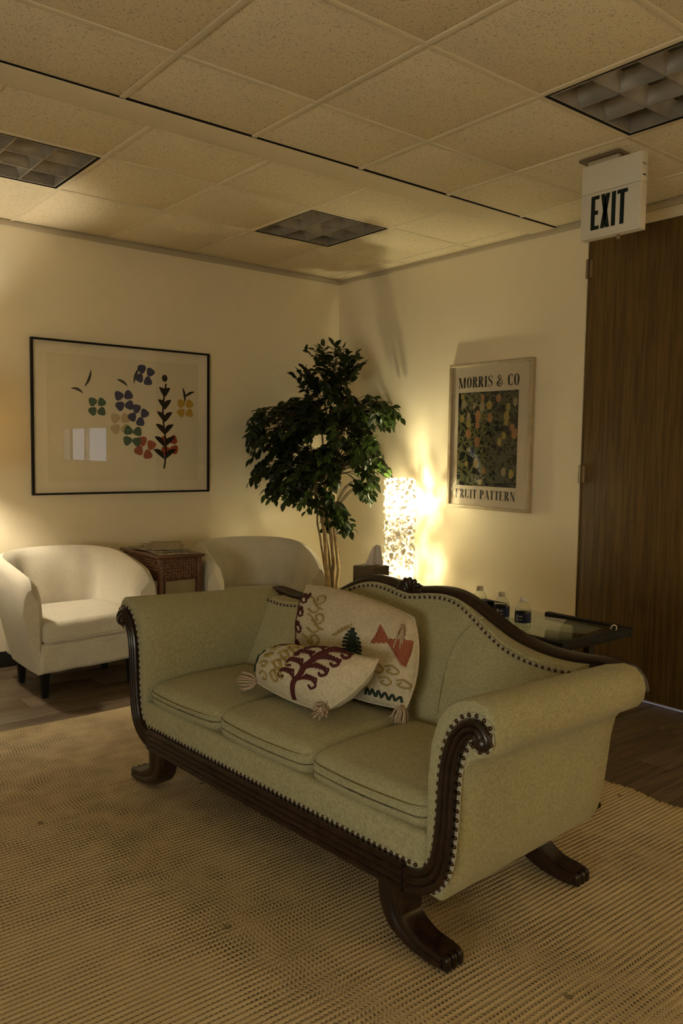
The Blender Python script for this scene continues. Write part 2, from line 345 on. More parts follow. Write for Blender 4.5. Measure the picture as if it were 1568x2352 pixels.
def wall_with_hole(name, axis, plane0, plane1, a0, a1, z0, z1, holes):
    """axis 'x': wall spans x=plane0..plane1, runs along y; holes = [(a,b,za,zb)]"""
    g = G(); cuts = sorted({a0, a1, *[h[0] for h in holes], *[h[1] for h in holes]})
    for u0, u1 in zip(cuts[:-1], cuts[1:]):
        zs = [z0]; hs = [h for h in holes if h[0] <= u0 + 1e-6 and h[1] >= u1 - 1e-6]
        segs = [(z0, z1)]
        for h in hs: segs = [s for q in segs for s in ((q[0], min(q[1], h[2])), (max(q[0], h[3]), q[1])) if s[1] - s[0] > 1e-4]
        for (b, t) in segs:
            if axis == 'x': g.box(plane0, plane1, u0, u1, b, t)
            else: g.box(u0, u1, plane0, plane1, b, t)
    return struct(g.obj(name, M['wall'], smooth=False))
ZT = HC + .16
DY0, DY1, DZ = -3.34, -2.345, 2.655                  # door slab
wall_with_hole('wall_left', 'y', 0, .12, X0 - .1, .12, 0, ZT, [])
wall_with_hole('wall_right', 'x', 0, .12, Y0, 0, 0, ZT, [(DY0 - .03, DY1 + .03, -1, DZ + .03), (-6.35, -4.75, 1.16, 1.68)])
wall_with_hole('wall_rear', 'y', Y0 - .1, Y0, X0, .12, 0, ZT, [])
wall_with_hole('wall_side', 'x', X0 - .1, X0, Y0, 0, 0, ZT, [(-6.6, -4.6, .45, 1.55)])
def window(name, axis, plane, a0, a1, z0, z1):
    g = G(); t = .045; dp = .09
    def b(u0, u1, za, zb, q0=0, q1=dp):
        if axis == 'x': g.box(plane + q0, plane + q1, u0, u1, za, zb)
        else: g.box(u0, u1, plane - q1, plane - q0, za, zb)
    b(a0, a0 + t, z0, z1); b(a1 - t, a1, z0, z1); b(a0 + t, a1 - t, z0, z0 + t); b(a0 + t, a1 - t, z1 - t, z1)
    mid = (a0 + a1) / 2; b(mid - .03, mid + .03, z0 + t, z1 - t, .02, .07)
    o = struct(g.obj(name, M['exit'], smooth=False))
    for (u0, u1) in ((a0 + t, mid - .03), (mid + .03, a1 - t)):
        g = G(); 
        if axis == 'x': g.box(plane + .04, plane + .044, u0, u1, z0 + t, z1 - t)
        else: g.box(u0, u1, plane - .044, plane - .04, z0 + t, z1 - t)
        g.obj('pane', M['pane'], o, smooth=False)
    return o
window('window_1', 'x', .01, -6.35, -4.75, 1.16, 1.68)
window('window_2', 'x', X0 - .098, -6.6, -4.6, .45, 1.55)
# wall-top moulding and black vinyl base
def strip(name, x0, x1, y0, y1, z0, z1, mat): return struct(G().rbox(x0, x1, y0, y1, z0, z1, .003, 1).obj(name, mat, smooth='auto'))
strip('trim_1', X0, -.001, -.014, 0, HC - .036, HC - .001, M['mold'])
strip('trim_2', -.014, 0, Y0, -.016, HC - .036, HC - .001, M['mold'])
strip('baseboard_left', X0, -.001, -.008, 0, .0, .10, M['vinyl'])
strip('baseboard_right', -.008, 0, DY1 + .05, -.01, .0, .10, M['vinyl'])
strip('baseboard_rear', -.008, 0, Y0, DY0 - .05, .0, .10, M['vinyl'])

# ------------------------------------------------------------------ suspended ceiling
ceil = struct(G().box(X0 - .1, .12, Y0 - .1, .12, ZT, ZT + .08).obj('ceiling', M['black'], smooth=False))
T = .61
BY0, BY1 = -2.101, -1.925                            # broad band between the two tile fields
xf = [0.0, -.124]; 
while xf[-1] - T > X0: xf.append(xf[-1] - T)
xf.append(X0)
yf = [0.0, -.795, -1.423, BY1]
xn = [0.0, -.335]
while xn[-1] - T > X0: xn.append(xn[-1] - T)
xn.append(X0)
yn = [BY0, -2.561]
while yn[-1] - T > Y0: yn.append(yn[-1] - T)
yn.append(Y0)
LIGHTS = [(-1.344, -.734, -1.423, -.795), (-3.174, -2.564, -1.423, -.795), (-1.555, -.945, -3.781, -3.171)]
EXTRA = []
tiles = {}
BW = .012                                            # half width of a grid bar
for xs, ys in ((xf, yf), (xn, yn)):
    for i in range(len(xs) - 1):
        for j in range(len(ys) - 1):
            a, b, c, d = xs[i + 1], xs[i], ys[j + 1], ys[j]; cx, cy = (a + b) / 2, (c + d) / 2
            if b - a < .03 or d - c < .03: continue
            if any(l[0] < cx < l[1] and l[2] < cy < l[3] for l in LIGHTS + EXTRA): continue
            key = (round(b - a, 3), round(d - c, 3))
            if key not in tiles:
                hx, hy = (b - a) / 2 - .004, (d - c) / 2 - .004
                tiles[key] = G().rbox(-hx, hx, -hy, hy, .0035, .016, .004, 1).mesh('tile', M['tile'])
            t = inst('tile', tiles[key], ceil, (cx, cy, HC + random.uniform(-.0008, .0012)), (random.uniform(-.002, .002), random.uniform(-.002, .002), 0))
    for x in xs[1:-1]: G().rbox(x - BW, x + BW, ys[-1], ys[0], HC - .001, HC + .028, .001, 1).obj('grid_bar', M['bar'], ceil, smooth='auto')
    for y in ys[1:-1]: G().rbox(X0, 0, y - BW, y + BW, HC - .0006, HC + .028, .001, 1).obj('grid_bar', M['bar'], ceil, smooth='auto')
G().rbox(X0, -.001, BY0, BY1, HC - .006, HC + .03, .002, 1).obj('ceiling_band', M['bar'], ceil, smooth='auto')
G().box(X0, -.001, BY0 - .003, BY0 - .0005, HC - .002, HC + .03).obj('band_shadow_gap', M['black'], ceil, smooth=False)
G().box(-.02, -.001, BY1, 0, HC - .002, HC + .02).obj('wall_angle', M['bar'], ceil, smooth=False)

def louver_light(name, l, label):
    x0, x1, y0, y1 = l; m_ = .014; cx, cy = (x0 + x1) / 2, (y0 + y1) / 2
    o = empty(name, (cx, cy, HC)); hx, hy = (x1 - x0) / 2 - m_, (y1 - y0) / 2 - m_
    g = G(); t = .006
    for (a, b, c, d) in ((-hx, hx, -hy, -hy + t), (-hx, hx, hy - t, hy), (-hx, -hx + t, -hy + t, hy - t), (hx - t, hx, -hy + t, hy - t)): g.box(a, b, c, d, -.002, .10)
    g.obj('black_reveal', M['black'], o, smooth=False)
    ix, iy = hx - .012, hy - .012
    g = G(); r = .008
    for (a, b, c, d) in ((-ix, ix, -iy, -iy + r), (-ix, ix, iy - r, iy), (-ix, -ix + r, -iy + r, iy - r), (ix - r, ix, -iy + r, iy - r)): g.box(a, b, c, d, .001, .095)
    g.obj('louver_frame', M['alu'], o, smooth=False)
    G().box(-ix, ix, -iy, iy, .095, .10).obj('reflector', M['alu'], o, smooth=False)
    # curved parabolic blades, wide at the top, narrow at the lower lip
    prof = [(.003, .002), (.005, .020), (.012, .040), (.024, .060), (.030, .066)]
    def blade(along, pos):
        P = []
        ring = [(q, z) for q, z in prof] + [(-q, z) for q, z in prof[::-1]]
        L_ = (ix if along == 'x' else iy) - r
        g = G()
        for e in (-L_, L_): P.append([(e, pos + q, z) if along == 'x' else (pos + q, e, z) for q, z in ring + [ring[0]]])
        g.grid(P); g.add(P[0][:-1], [tuple(range(len(ring)))]); g.add(P[1][:-1], [tuple(range(len(ring)))])
        return fixn(g.obj('louver_blade', M['alu'], o, smooth='auto'))
    for k in (-1, 1):
        blade('x', k * iy / 3); blade('y', k * ix / 3)
    for k in (-1, 1):
        G().tube([(-ix + .02, k * iy * .36, .083), (ix - .02, k * iy * .36, .083)], .008, 8).obj('fluorescent_tube', M['exit'], o)
    return tag(o, label, 'ceiling light', 'unlit square louvred ceiling lights')
louver_light('ceiling_light', LIGHTS[0], 'unlit square louvred ceiling light near the corner above the indoor tree')
louver_light('ceiling_light', LIGHTS[1], 'unlit square louvred ceiling light above the framed floral print with black frame')
louver_light('ceiling_light', LIGHTS[2], 'unlit square louvred ceiling light next to the EXIT sign')

# ------------------------------------------------------------------ door
door = struct(G().rbox(-.006, .036, DY0, DY1, .014, DZ, .002, 1).obj('door_1', M['door'], smooth='auto'))
g = G(); jm = .028
g.box(-.010, .10, DY1 + .003, DY1 + jm + .02, 0, DZ + .03); g.box(-.010, .10, DY0 - jm - .02, DY0 - .003, 0, DZ + .03)
g.box(-.010, .10, DY0 - .05, DY1 + .05, DZ + .004, DZ + .045)
g.obj('door_jamb', M['wall'], door, smooth=False)
for z in (.30, 1.27, 2.47):
    h = G(); h.tube([(-.014, DY1 + .002, z - .055), (-.014, DY1 + .002, z + .055)], .0085, 10)
    h.box(-.009, -.006, DY1 - .03, DY1, z - .05, z + .05); h.obj('hinge', M['hinge'], door, smooth='auto')
h = G(); h.tube([(-.006, DY0 + .07, .98), (-.055, DY0 + .07, .98)], .011, 10); h.tube([(-.05, DY0 + .07, .98), (-.05, DY0 + .19, .98)], .009, 10)
h.obj('door_handle', M['hinge'], door, smooth='auto')
# daylit corridor strip seen through the gap under the door
struct(G().box(.04, .6, DY0 - .1, DY1 + .1, -.02, .0).obj('floor_corridor', M['exit'], smooth=False))
area('corridor_light', (.32, (DY0 + DY1) / 2, .5), (0, 0, 0), .3, .9, 9, (.80, .80, 1))

# ------------------------------------------------------------------ rug
RX0, RX1, RY0, RY1 = -4.75, -1.165, -6.0, -1.215
sp = .0185; nr = int((RY1 - RY0) / sp); nx = 70
V = []; F = []
ys = []
for i in range(nr * 4 + 1): ys.append(RY0 + i * sp / 4)
for i, y in enumerate(ys):
    ph = (i % 4) / 4; zz = .008 + .0045 * abs(math.sin(PI * ((y / sp) % 1)))
    row = int(i / 4); wob = .010 * math.sin(row * 12.9898) + .004 * math.sin(row * 4.1)
    for k in range(nx + 1):
        u = k / nx; x = RX0 + (RX1 - RX0) * u + (wob if k == nx else 0)
        V.append((x, y + .006 * math.sin(2.1 * x + y * .7) + .004 * math.sin(5.3 * x), zz))
n1 = nx + 1
for i in range(len(ys) - 1):
    for k in range(nx): F.append((i * n1 + k, i * n1 + k + 1, (i + 1) * n1 + k + 1, (i + 1) * n1 + k))
b0 = len(V); V += [(RX0, RY0, .0), (RX1, RY0, .0), (RX1, ys[-1], .0), (RX0, ys[-1], .0)]
edge = [i * n1 + nx for i in range(len(ys))]
for i in range(len(ys)):
    x, y, z = V[edge[i]]; V.append((x + .004, y, .0))
for i in range(len(ys) - 1): F.append((edge[i], b0 + 4 + i, b0 + 5 + i, edge[i + 1]))
top0 = (len(ys) - 1) * n1
b1 = len(V)
for k in range(n1): x, y, z = V[top0 + k]; V.append((x, y + .003, .0))
for k in range(nx): F.append((top0 + k, top0 + k + 1, b1 + k + 1, b1 + k))
F.append((b0, b0 + 3, b0 + 2, b0 + 1))
g = G(); g.v = V; g.f = F; g.m = [0] * len(F)
rug = tag(g.obj('jute_rug', M['rug']), 'large natural jute rug with ribbed woven rows under the green sofa', 'rug')

# ------------------------------------------------------------------ sofa (local x: viewer's right, y: towards its back)
STH = R(-90 + 3.8)
S_ex = Vector((math.cos(STH), math.sin(STH), 0)); S_ey = Vector((-math.sin(STH), math.cos(STH), 0))
S_O = Vector((-2.685, -2.92, .0127)) + S_ex * .04
sofa = empty('sofa', S_O, STH)
tag(sofa, 'sage green camelback sofa with scrolled arms, carved dark wood trim and nailheads', 'sofa')
S_M = Matrix.Translation(S_O) @ Matrix.Rotation(STH, 4, 'Z')
ARM = [(.757, .18), (.757, .34), (.757, .50), (.766, .60), (.787, .668), (.818, .714), (.862, .742), (.908, .753), (.948, .747), (.974, .722), (.984, .685), (.980, .645), (.962, .615),
       (.932, .600), (.905, .585), (.887, .555), (.874, .49), (.866, .40), (.855, .30), (.838, .22), (.815, .175)]
def arm_profile(y):      # the arm rises slightly to the front and leans out a touch to the back
    k = y / .78
    return [(s, z - .036 * k * max(0, (z - .3) / .45)) for s, z in ARM]
def poly_inset(P, d):
    n = len(P); out = []
    for i in range(n):
        a, b, c = np.array(P[i - 1]), np.array(P[i]), np.array(P[(i + 1) % n]); t = (c - a) / (np.linalg.norm(c - a) + 1e-9); nrm = np.array((-t[1], t[0])); out.append(tuple(b + nrm * d))
    return out
area2 = sum(ARM[i - 1][0] * ARM[i][1] - ARM[i][0] * ARM[i - 1][1] for i in range(len(ARM)))
SG = 1 if area2 > 0 else -1
for sgn in (-1, 1):
    g = G(); rings = []
    for (y, ins) in ((.0, .030), (.0, .014), (.004, .005), (.014, 0), (.12, 0), (.30, 0), (.48, 0), (.66, 0), (.768, 0), (.778, .006), (.780, .02)):
        P = poly_inset(arm_profile(y), SG * ins) if ins else arm_profile(y)
        rings.append([(sgn * s, y, z) for s, z in P] + [(sgn * P[0][0], y, P[0][1])])
    g.grid(rings); n = len(ARM)
    g.add(rings[0][:-1], [tuple(range(n))]); g.add(rings[-1][:-1], [tuple(range(n))])
    fixn(g.obj('arm', M['sofa'], sofa, smooth='auto'))
# seat deck with the upholstered front apron
g = G(); g.rbox(-.762, .762, -.006, .70, .175, .345, .02, 5); g.obj('seat_deck', M['sofa'], sofa)
# back: raked padded front face, rail line on top
RAIL = [(0, .838), (.06, .846), (.13, .856), (.20, .858), (.27, .845), (.34, .815), (.42, .776), (.50, .742), (.58, .722), (.66, .712), (.74, .711), (.82, .718), (.88, .720), (.93, .706), (.955, .676), (.962, .650)]
rail_h = interp(RAIL, 70)
def rail_z(s): s = abs(s); return float(np.interp(s, [p[0] for p in rail_h[:58]], [p[1] for p in rail_h[:58]]))
nu, nv = 61, 15; Pf = []; Pb = []
for i in range(nu):
    s = -.80 + 1.60 * i / (nu - 1); zt = rail_z(s) - .022; cf = []; cb = []
    for j in range(nv):
        v = j / (nv - 1); z = .30 + (zt - .30) * v; y = .455 + .29 * ((z - .30) / .53) ** .9
        puff = .030 * math.sin(PI * min(1, v * 1.02)) ** .6 if 0 < v < 1 else 0
        seam = min(abs(abs(s) - (.33 + .05 * (v - .35) ** 2 * 6 * 0.3)), 1); puff -= .010 * math.exp(-(seam / .012) ** 2) * (v < .97)
        cf.append((s, y - puff, z)); cb.append((s, .745 + .045 * v, z - (.1 if j == 0 else 0)))
    Pf.append(cf); Pb.append(cb[::-1])
g = G(); g.grid([a + b + [a[0]] for a, b in zip(Pf, Pb)]); n2 = nv * 2
g.add(Pf[0] + Pb[0], [tuple(range(n2))]); g.add(Pf[-1] + Pb[-1], [tuple(range(n2))])
back = fixn(g.obj('backrest', M['sofa'], sofa, smooth='auto'))
def back_y(s, z):
    zt = rail_z(s) - .022; v = (z - .30) / (zt - .30); return .455 + .29 * ((z - .30) / .53) ** .9 - .030 * math.sin(PI * max(0, min(1, v * 1.02))) ** .6
for sgn in (-1, 1):
    pts = [(.385, .785), (.345, .755), (.318, .70), (.312, .62), (.325, .54), (.345, .46)]
    G().tube([(sgn * s, back_y(s, z) - .002, z) for s, z in interp(pts, 24)], .0035, 6).obj('seam', M['sofa'], back)
# seat cushions
def cushion(x0, x1, z1, lean):
    def fn(p):
        u = (p[0] - x0) / (x1 - x0) * 2 - 1; f = max(0, 1 - (p[1] - .0) / .12)
        p = p + np.array((0, -.018 * f * (1 - u * u), -.012 * f * (1 if p[2] > .38 else .2) + lean * u))
        return p
    g = G(); g.rbox(x0, x1, .012, .50, .330, z1, .042, 9, crown=.022, fn=fn); o = g.obj('seat_cushion', M['sofa'], sofa)
    for zz in (z1 - .012,):
        pts = []
        for (x, y) in [(x0 + .012, .40), (x0 + .006, .2), (x0 + .012, .04), (x0 + .045, .008), (x0 + .15, .004), ((x0 + x1) / 2, .003), (x1 - .15, .004), (x1 - .045, .008), (x1 - .012, .04), (x1 - .006, .2), (x1 - .012, .40)]:
            q = fn(np.array((x, y + .002, zz - .014))); pts.append(q)
        G().tube([tuple(p) for p in interp(pts, 60)], .0035, 6).obj('piping', M['sofa'], o)
    return o
cushion(-.752, -.262, .430, .004); cushion(-.258, .252, .440, .0); cushion(.256, .752, .438, .003)
# ---- wood: reeded front rail, scrolled arm facings, legs, back rail with carved crest
def reed(w_, d0, d1, k=3, n=19):
    xs = np.linspace(-.5, .5, n); top = [(x * w_, -(d0 + d1 * abs(math.sin(PI * k * (x + .5))))) for x in xs]
    return top + [(.5 * w_, .004), (-.5 * w_, .004)]
g = G(); g.sweep_xz([(-.70, .205), (-.35, .203), (0, .2025), (.35, .203), (.70, .205)], reed(.086, .010, .008, 4, 25), -.012); front_rail = fixn(g.obj('front_rail', M['darkwood'], sofa, smooth='auto'))
SCROLL = [(.64, .196), (.70, .198), (.755, .212), (.798, .245), (.822, .30), (.834, .40), (.838, .50), (.846, .575), (.866, .635), (.896, .672), (.928, .680), (.948, .662), (.944, .640)]
sc_path = [tuple(p) for p in interp(SCROLL, 60)]
wsc = [float(np.interp(i / 59, [0, .2, .5, .75, .88, .95, 1], [1.5, 1.25, 1.0, .95, .95, 1.0, .6])) for i in range(60)]
facings = []
for sgn in (-1, 1):
    g = G(); g.sweep_xz([(sgn * s, z) for s, z in sc_path], reed(.054, .010, .007, 3), -.004, wsc)
    e = sc_path[-2]; f = fixn(g.obj('arm_facing', M['darkwood'], sofa, smooth='auto')); facings.append(f)
    g = G(); P = [];
    for k in range(9):
        q = k / 8 * PI / 2; P.append((.024 * math.cos(q), .020 * math.sin(q)))
    g.lathe([(r_, z_) for r_, z_ in P], 16)
    b = g.obj('scroll_boss', M['darkwood'], f); b.location = (sgn * e[0], -.006, e[1] + .006); b.rotation_euler = (R(90), 0, 0)
LEG = [(.655, .235), (.652, .17), (.655, .115), (.672, .072), (.712, .046), (.765, .030), (.812, .026), (.842, .026)]
leg_w = [.125, .118, .105, .085, .066, .052, .050, .036]
lp = [tuple(p) for p in interp(LEG, 30)]; lw = [float(np.interp(i / 29 * 7, range(8), leg_w)) for i in range(30)]
for (y, fr) in ((.020, 1), (.66, -1)):
    for sgn in (-1, 1):
        sec = [(-.5, .034), (-.5, -.028)] + [(x, -.036 - .007 * abs(math.sin(PI * 2 * (x + .5)))) for x in np.linspace(-.42, .42, 11)] + [(.5, -.028), (.5, .034), (.4, .040), (-.4, .040)]
        if fr < 0: sec = [(n, -d) for n, d in sec]
        g = G(); wz = lw
        g.sweep_xz([(sgn * s, max(z, w_ * .5 + .001)) for (s, z), w_ in zip(lp, wz)], sec, y, wz)
        lg = fixn(g.obj('leg', M['darkwood'], sofa, smooth='auto'))
        for k in range(3):        # carved paw toes
            G().rbox(sgn * .842 - .020, sgn * .842 + .020, y - .036 + k * .025, y - .013 + k * .025, .001, .044, .011, 3).obj('paw_toe', M['darkwood'], lg)
rp = [tuple(p) for p in rail_h]
full = [(-x, z) for x, z in rp[:0:-1]] + rp
def rail_sec(w_):
    return [(w_ * a, b) for a, b in ((-.5, -.030), (-.28, -.037), (-.12, -.033), (0, -.035), (.2, -.034), (.38, -.026), (.5, -.012), (.52, .004), (.45, .020), (.2, .026), (-.3, .026), (-.5, .022))]
g = G(); g.sweep_xz([(x, z - .017) for x, z in full], rail_sec(.041), .782); top_rail = fixn(g.obj('back_rail', M['darkwood'], sofa, smooth='auto'))
# carved crest: a fan of lobes between two volutes
crest = G(); crest.rbox(-.052, .052, .745, .795, .792, .852, .02, 5)
crest = crest.obj('crest_carving', M['darkwood'], sofa)
for k in range(7):
    a = R(-66 + 22 * k); ln = .050 + .010 * math.cos(a)
    p0 = Vector((.004 * k - .012, .752, .815)); p1 = p0 + Vector((math.sin(a) * ln, -.004, math.cos(a) * ln))
    G().tube([p0, p0.lerp(p1, .4), p0.lerp(p1, .75), p1, p1 + Vector((math.sin(a) * .006, 0, math.cos(a) * .006))], [.006, .010, .0125, .010, .003], 8).obj('lobe', M['darkwood'], crest)
for sgn in (-1, 1):
    pts = [Vector((sgn * (.045 + .020 * math.cos(t)), .750, .815 + .020 * math.sin(t))) for t in np.linspace(PI * .9, -PI * 1.0, 14)]
    G().tube(pts, np.linspace(.013, .005, 14), 8).obj('volute', M['darkwood'], crest)
# gimp braid and nailheads
nail_me = G().lathe([(.0062, 0), (.0058, .0022), (.0040, .0040), (.0015, .0048), (0.0001, .005)], 10).mesh('nail', M['nail'])
def gimp(path, parent, y, wd=.013, nrm=None):
    sec = [(-.5, .002), (-.5, -.001), (-.2, -.0022), (.2, -.0022), (.5, -.001), (.5, .002)]
    P = resample(path, .011); sn = [wd * (1 + .25 * math.sin(i * 2.6)) for i in range(len(P))]
    g = G(); g.sweep_xz([(p[0], p[1]) for p in P], sec, [y(p) if callable(y) else y for p in P], sn); return fixn(g.obj('gimp_braid', M['gimp'], parent))
def nails(path, step, parent, y):
    for p in resample(path, step)[0:]:
        yy = y(p) if callable(y) else y
        inst('nail', nail_me, parent, (p[0], yy, p[1]), (R(90), 0, 0))
apron = [(-.735, .2515), (.735, .2515)]
gimp(apron, front_rail, -.0075); nails(apron, .0225, front_rail, -.0095)
def off_path(path, d):
    P = [np.array(p) for p in path]; out = []
    for i in range(len(P)):
        t = P[min(i + 1, len(P) - 1)] - P[max(i - 1, 0)]; t = t / np.linalg.norm(t); out.append(P[i] + np.array((-t[1], t[0])) * d)
    return out
inner = [p for p in off_path(sc_path[14:], .0345)][:46]; outer = off_path(sc_path[12:54], -.0345)
loop = []
for q in np.linspace(0, 1, 10):
    a = R(60) - q * R(230); loop.append(np.array((.938 + .036 * math.cos(a), .660 + .036 * math.sin(a))))
inner = inner[:-6] + loop
for sgn, f in zip((-1, 1), facings):
    for P in (inner, outer):
        pa = [(sgn * p[0], p[1]) for p in P]
        gimp(pa, f, -.0015); nails(pa, .0245, f, -.0035)
under = [(x, z - .036) for x, z in off_path(full, 0)[14:-14]]
under = [(x, z) for x, z in under if abs(x) < .86]
bky = lambda p: back_y(p[0], min(p[1], rail_z(p[0]) - .024)) - .004
gimp(under, top_rail, bky); nails(under, .0245, top_rail, lambda p: bky(p) - .002)

# ------------------------------------------------------------------ throw pillows
def pillow(name, corners, thick, label, draw, bulge=.22, n=31):
    """corners: TL, TR, BR, BL in sofa coordinates; face normal towards the viewer"""
    TL, TR, BR, BL = [Vector(c) for c in corners]; ctr = (TL + TR + BR + BL) / 4
    U = ((TR - TL) + (BR - BL)).normalized(); Vv = ((TL - BL) + (TR - BR)).normalized(); Nn = U.cross(Vv).normalized()
    root = empty(name); root.matrix_world = S_M @ Matrix.Translation(ctr)
    def base(u, v):
        s = (u + 1) / 2; t = (v + 1) / 2; s2 = .5 + (s - .5) * 1.06 * math.sqrt(1 - bulge * v * v); t2 = .5 + (t - .5) * 1.06 * math.sqrt(1 - bulge * u * u)
        return (BL * (1 - s2) * (1 - t2) + BR * s2 * (1 - t2) + TR * s2 * t2 + TL * (1 - s2) * t2) - ctr
    def hgt(u, v):
        a = max(0, 1 - abs(u) ** 2.6); b = max(0, 1 - abs(v) ** 2.6)
        wr = .004 * math.sin(7 * u + 3 * v) * math.sin(5 * v - 2 * u + 1) + .003 * math.sin(13 * (u - v) + 1)
        return thick * (a * b) ** .55 + wr * (a * b) ** .3
    def surf(u, v, lift=0): return base(u, v) + Nn * (hgt(u, v) + lift)
    t = np.sin(np.linspace(-1, 1, n) * PI / 2)
    g = G(); g.grid([[surf(u, v) for v in t] for u in t]); g.grid([[base(u, v) - Nn * hgt(u, v) * .9 for v in t] for u in t[::-1]])
    cover = g.obj('cover', M['pil'], root)
    ed = [base(u, -1) for u in t] + [base(1, v) for v in t[1:]] + [base(u, 1) for u in t[::-1][1:]] + [base(-1, v) for v in t[::-1][1:]]
    G().tube(ed, .004, 6).obj('edge_seam', M['pil'], root)
    st = {}; motif = ['embroidery']
    def stroke(pts, wd, mat, smooth_=True):
        P = interp(pts, max(8, len(pts) * 5)) if smooth_ and len(pts) > 2 else resample(pts, .04)
        w_ = wd; st.setdefault((motif[0], mat), G()).tube([surf(max(-.99, min(.99, p[0])), max(-.99, min(.99, p[1])), .0015) for p in P], [w_] * len(P), 6, flat=.8)
    def fill(poly, mat, step=.05):   # satin fill with zig-zag stitches
        xs = [p[0] for p in poly]; ys = [p[1] for p in poly]; y = min(ys); k = 0
        while y <= max(ys):
            cr = []
            for i in range(len(poly)):
                a, b = poly[i - 1], poly[i]
                if (a[1] <= y) != (b[1] <= y): cr.append(a[0] + (y - a[1]) / (b[1] - a[1]) * (b[0] - a[0]))
            cr.sort()
            for c0, c1 in zip(cr[::2], cr[1::2]):
                if c1 - c0 > .01: stroke([(c0, y), (c1, y)], .0042, mat, False)
            y += step
    def tassel(u, v, dirv, ln=.09, rd=.028, curl=.3, seed=0):
        r_ = random.Random(seed); p0 = surf(u, v, .004); d = Vector(dirv).normalized(); g = G()
        for k in range(34):
            e = Vector((r_.gauss(0, 1), r_.gauss(0, 1), r_.gauss(0, 1))); e = (e - d * e.dot(d)).normalized() * rd * r_.random() ** .5
            L_ = ln * r_.uniform(.8, 1.05); g.tube([p0 + e * .15, p0 + d * L_ * .35 + e * .8, p0 + d * L_ * .75 + e, p0 + d * L_ + e * r_.uniform(.8, 1.3)], [.0035, .0032, .003, .002], 5)
        o = g.obj('tassel', M['e_tassel'], root)
        G().lathe([(.0001, -.012), (.010, -.008), (.013, 0), (.010, .008), (.0001, .012)], 10, tuple(p0 + d * .012)).obj('tassel_knot', M['e_tassel'], o)
    draw(stroke, fill, tassel, motif)
    for (nm, mat), g in st.items(): g.obj(nm, M[mat], root)
    return tag(root, label, 'pillow', 'embroidered throw pillows on the sofa')
def draw_big(stroke, fill, tassel, motif):
    motif[0] = 'vine_embroidery'
    # plum vine down one edge
    stroke([(-.93, .55), (-.95, .2), (-.92, -.2), (-.95, -.7)], .004, 'e_plum')
    for y0 in (.62, .30, -.05, -.45):
        for k in range(4): stroke([(-.92, y0), (-.86 + .03 * k, y0 + .10 - .03 * k), (-.78 + .02 * k, y0 + .06 - .06 * k)], .004, 'e_plum')
        stroke([(-.92, y0 - .02), (-.80, y0 - .14), (-.72, y0 - .04), (-.80, y0 + .02)], .004, 'e_plum')
    motif[0] = 'bud_embroidery'; fill([(-.80, .62), (-.70, .74), (-.64, .66), (-.72, .56)], 'e_plum', .04)
    motif[0] = 'scroll_embroidery'
    for (x0, y0) in ((-.55, .55), (-.50, .15), (-.55, -.3)):
        stroke([(x0, y0), (x0 + .12, y0 - .06), (x0 + .22, y0 + .05), (x0 + .16, y0 + .16), (x0 + .06, y0 + .10), (x0 + .1, y0)], .005, 'e_gold')
        stroke([(x0 - .06, y0 - .2), (x0 + .05, y0 - .25), (x0 + .15, y0 - .16), (x0 + .08, y0 - .08)], .005, 'e_gold')
        stroke([(x0 - .1, y0 + .1), (x0, y0 + .04), (x0 + .1, y0 - .1), (x0 + .22, y0 - .14)], .004, 'e_gold')
    for k in range(5): stroke([(-.10 + .05 * k, -.02 + .05 * k), (-.02 + .05 * k, .0 + .05 * k), (.0 + .05 * k, .10 + .05 * k)], .0035, 'e_gold')
    motif[0] = 'shrub_embroidery'
    stroke([(.22, -.50), (.24, -.1), (.25, .22)], .006, 'e_green')
    for k in range(9):
        y = -.42 + .07 * k; l = .15 * math.sin(PI * min(1, (k + 2.2) / 10.5))
        for q in (-1, 1):
            stroke([(.235, y), (.235 + q * l * .6, y + .06), (.235 + q * l, y + .05)], .006, 'e_green'); stroke([(.235 + q * l * .3, y), (.235 + q * l * .8, y - .01)], .006, 'e_green')
    motif[0] = 'bow_embroidery'
    fill([(.50, .05), (.60, .50), (.72, .24), (.72, .18)], 'e_coral', .035); motif[0] = 'bow_wing_embroidery'; fill([(.72, .26), (.98, .44), (.93, -.16), (.90, -.18), (.72, .18)], 'e_coral', .035)
    motif[0] = 'loop_embroidery'
    for (x0, y0) in ((.55, -.35), (.72, -.3), (.65, -.55), (.85, -.5)):
        stroke([(x0, y0), (x0 + .08, y0 + .05), (x0 + .15, y0 - .02), (x0 + .1, y0 - .1), (x0 + .02, y0 - .08), (x0 + .06, y0 - .02)], .004, 'e_gold')
    motif[0] = 'zigzag_embroidery'
    for k in range(6): stroke([(.42 + .09 * k, -.90 + .02 * (k % 2)), (.47 + .09 * k, -.80), (.50 + .09 * k, -.90)], .006, 'e_green')
    tassel(.88, .70, (.25, -.45, -1), .105, .030, seed=3); tassel(.97, -.96, (.0, -.3, -1), .06, .03, seed=4)
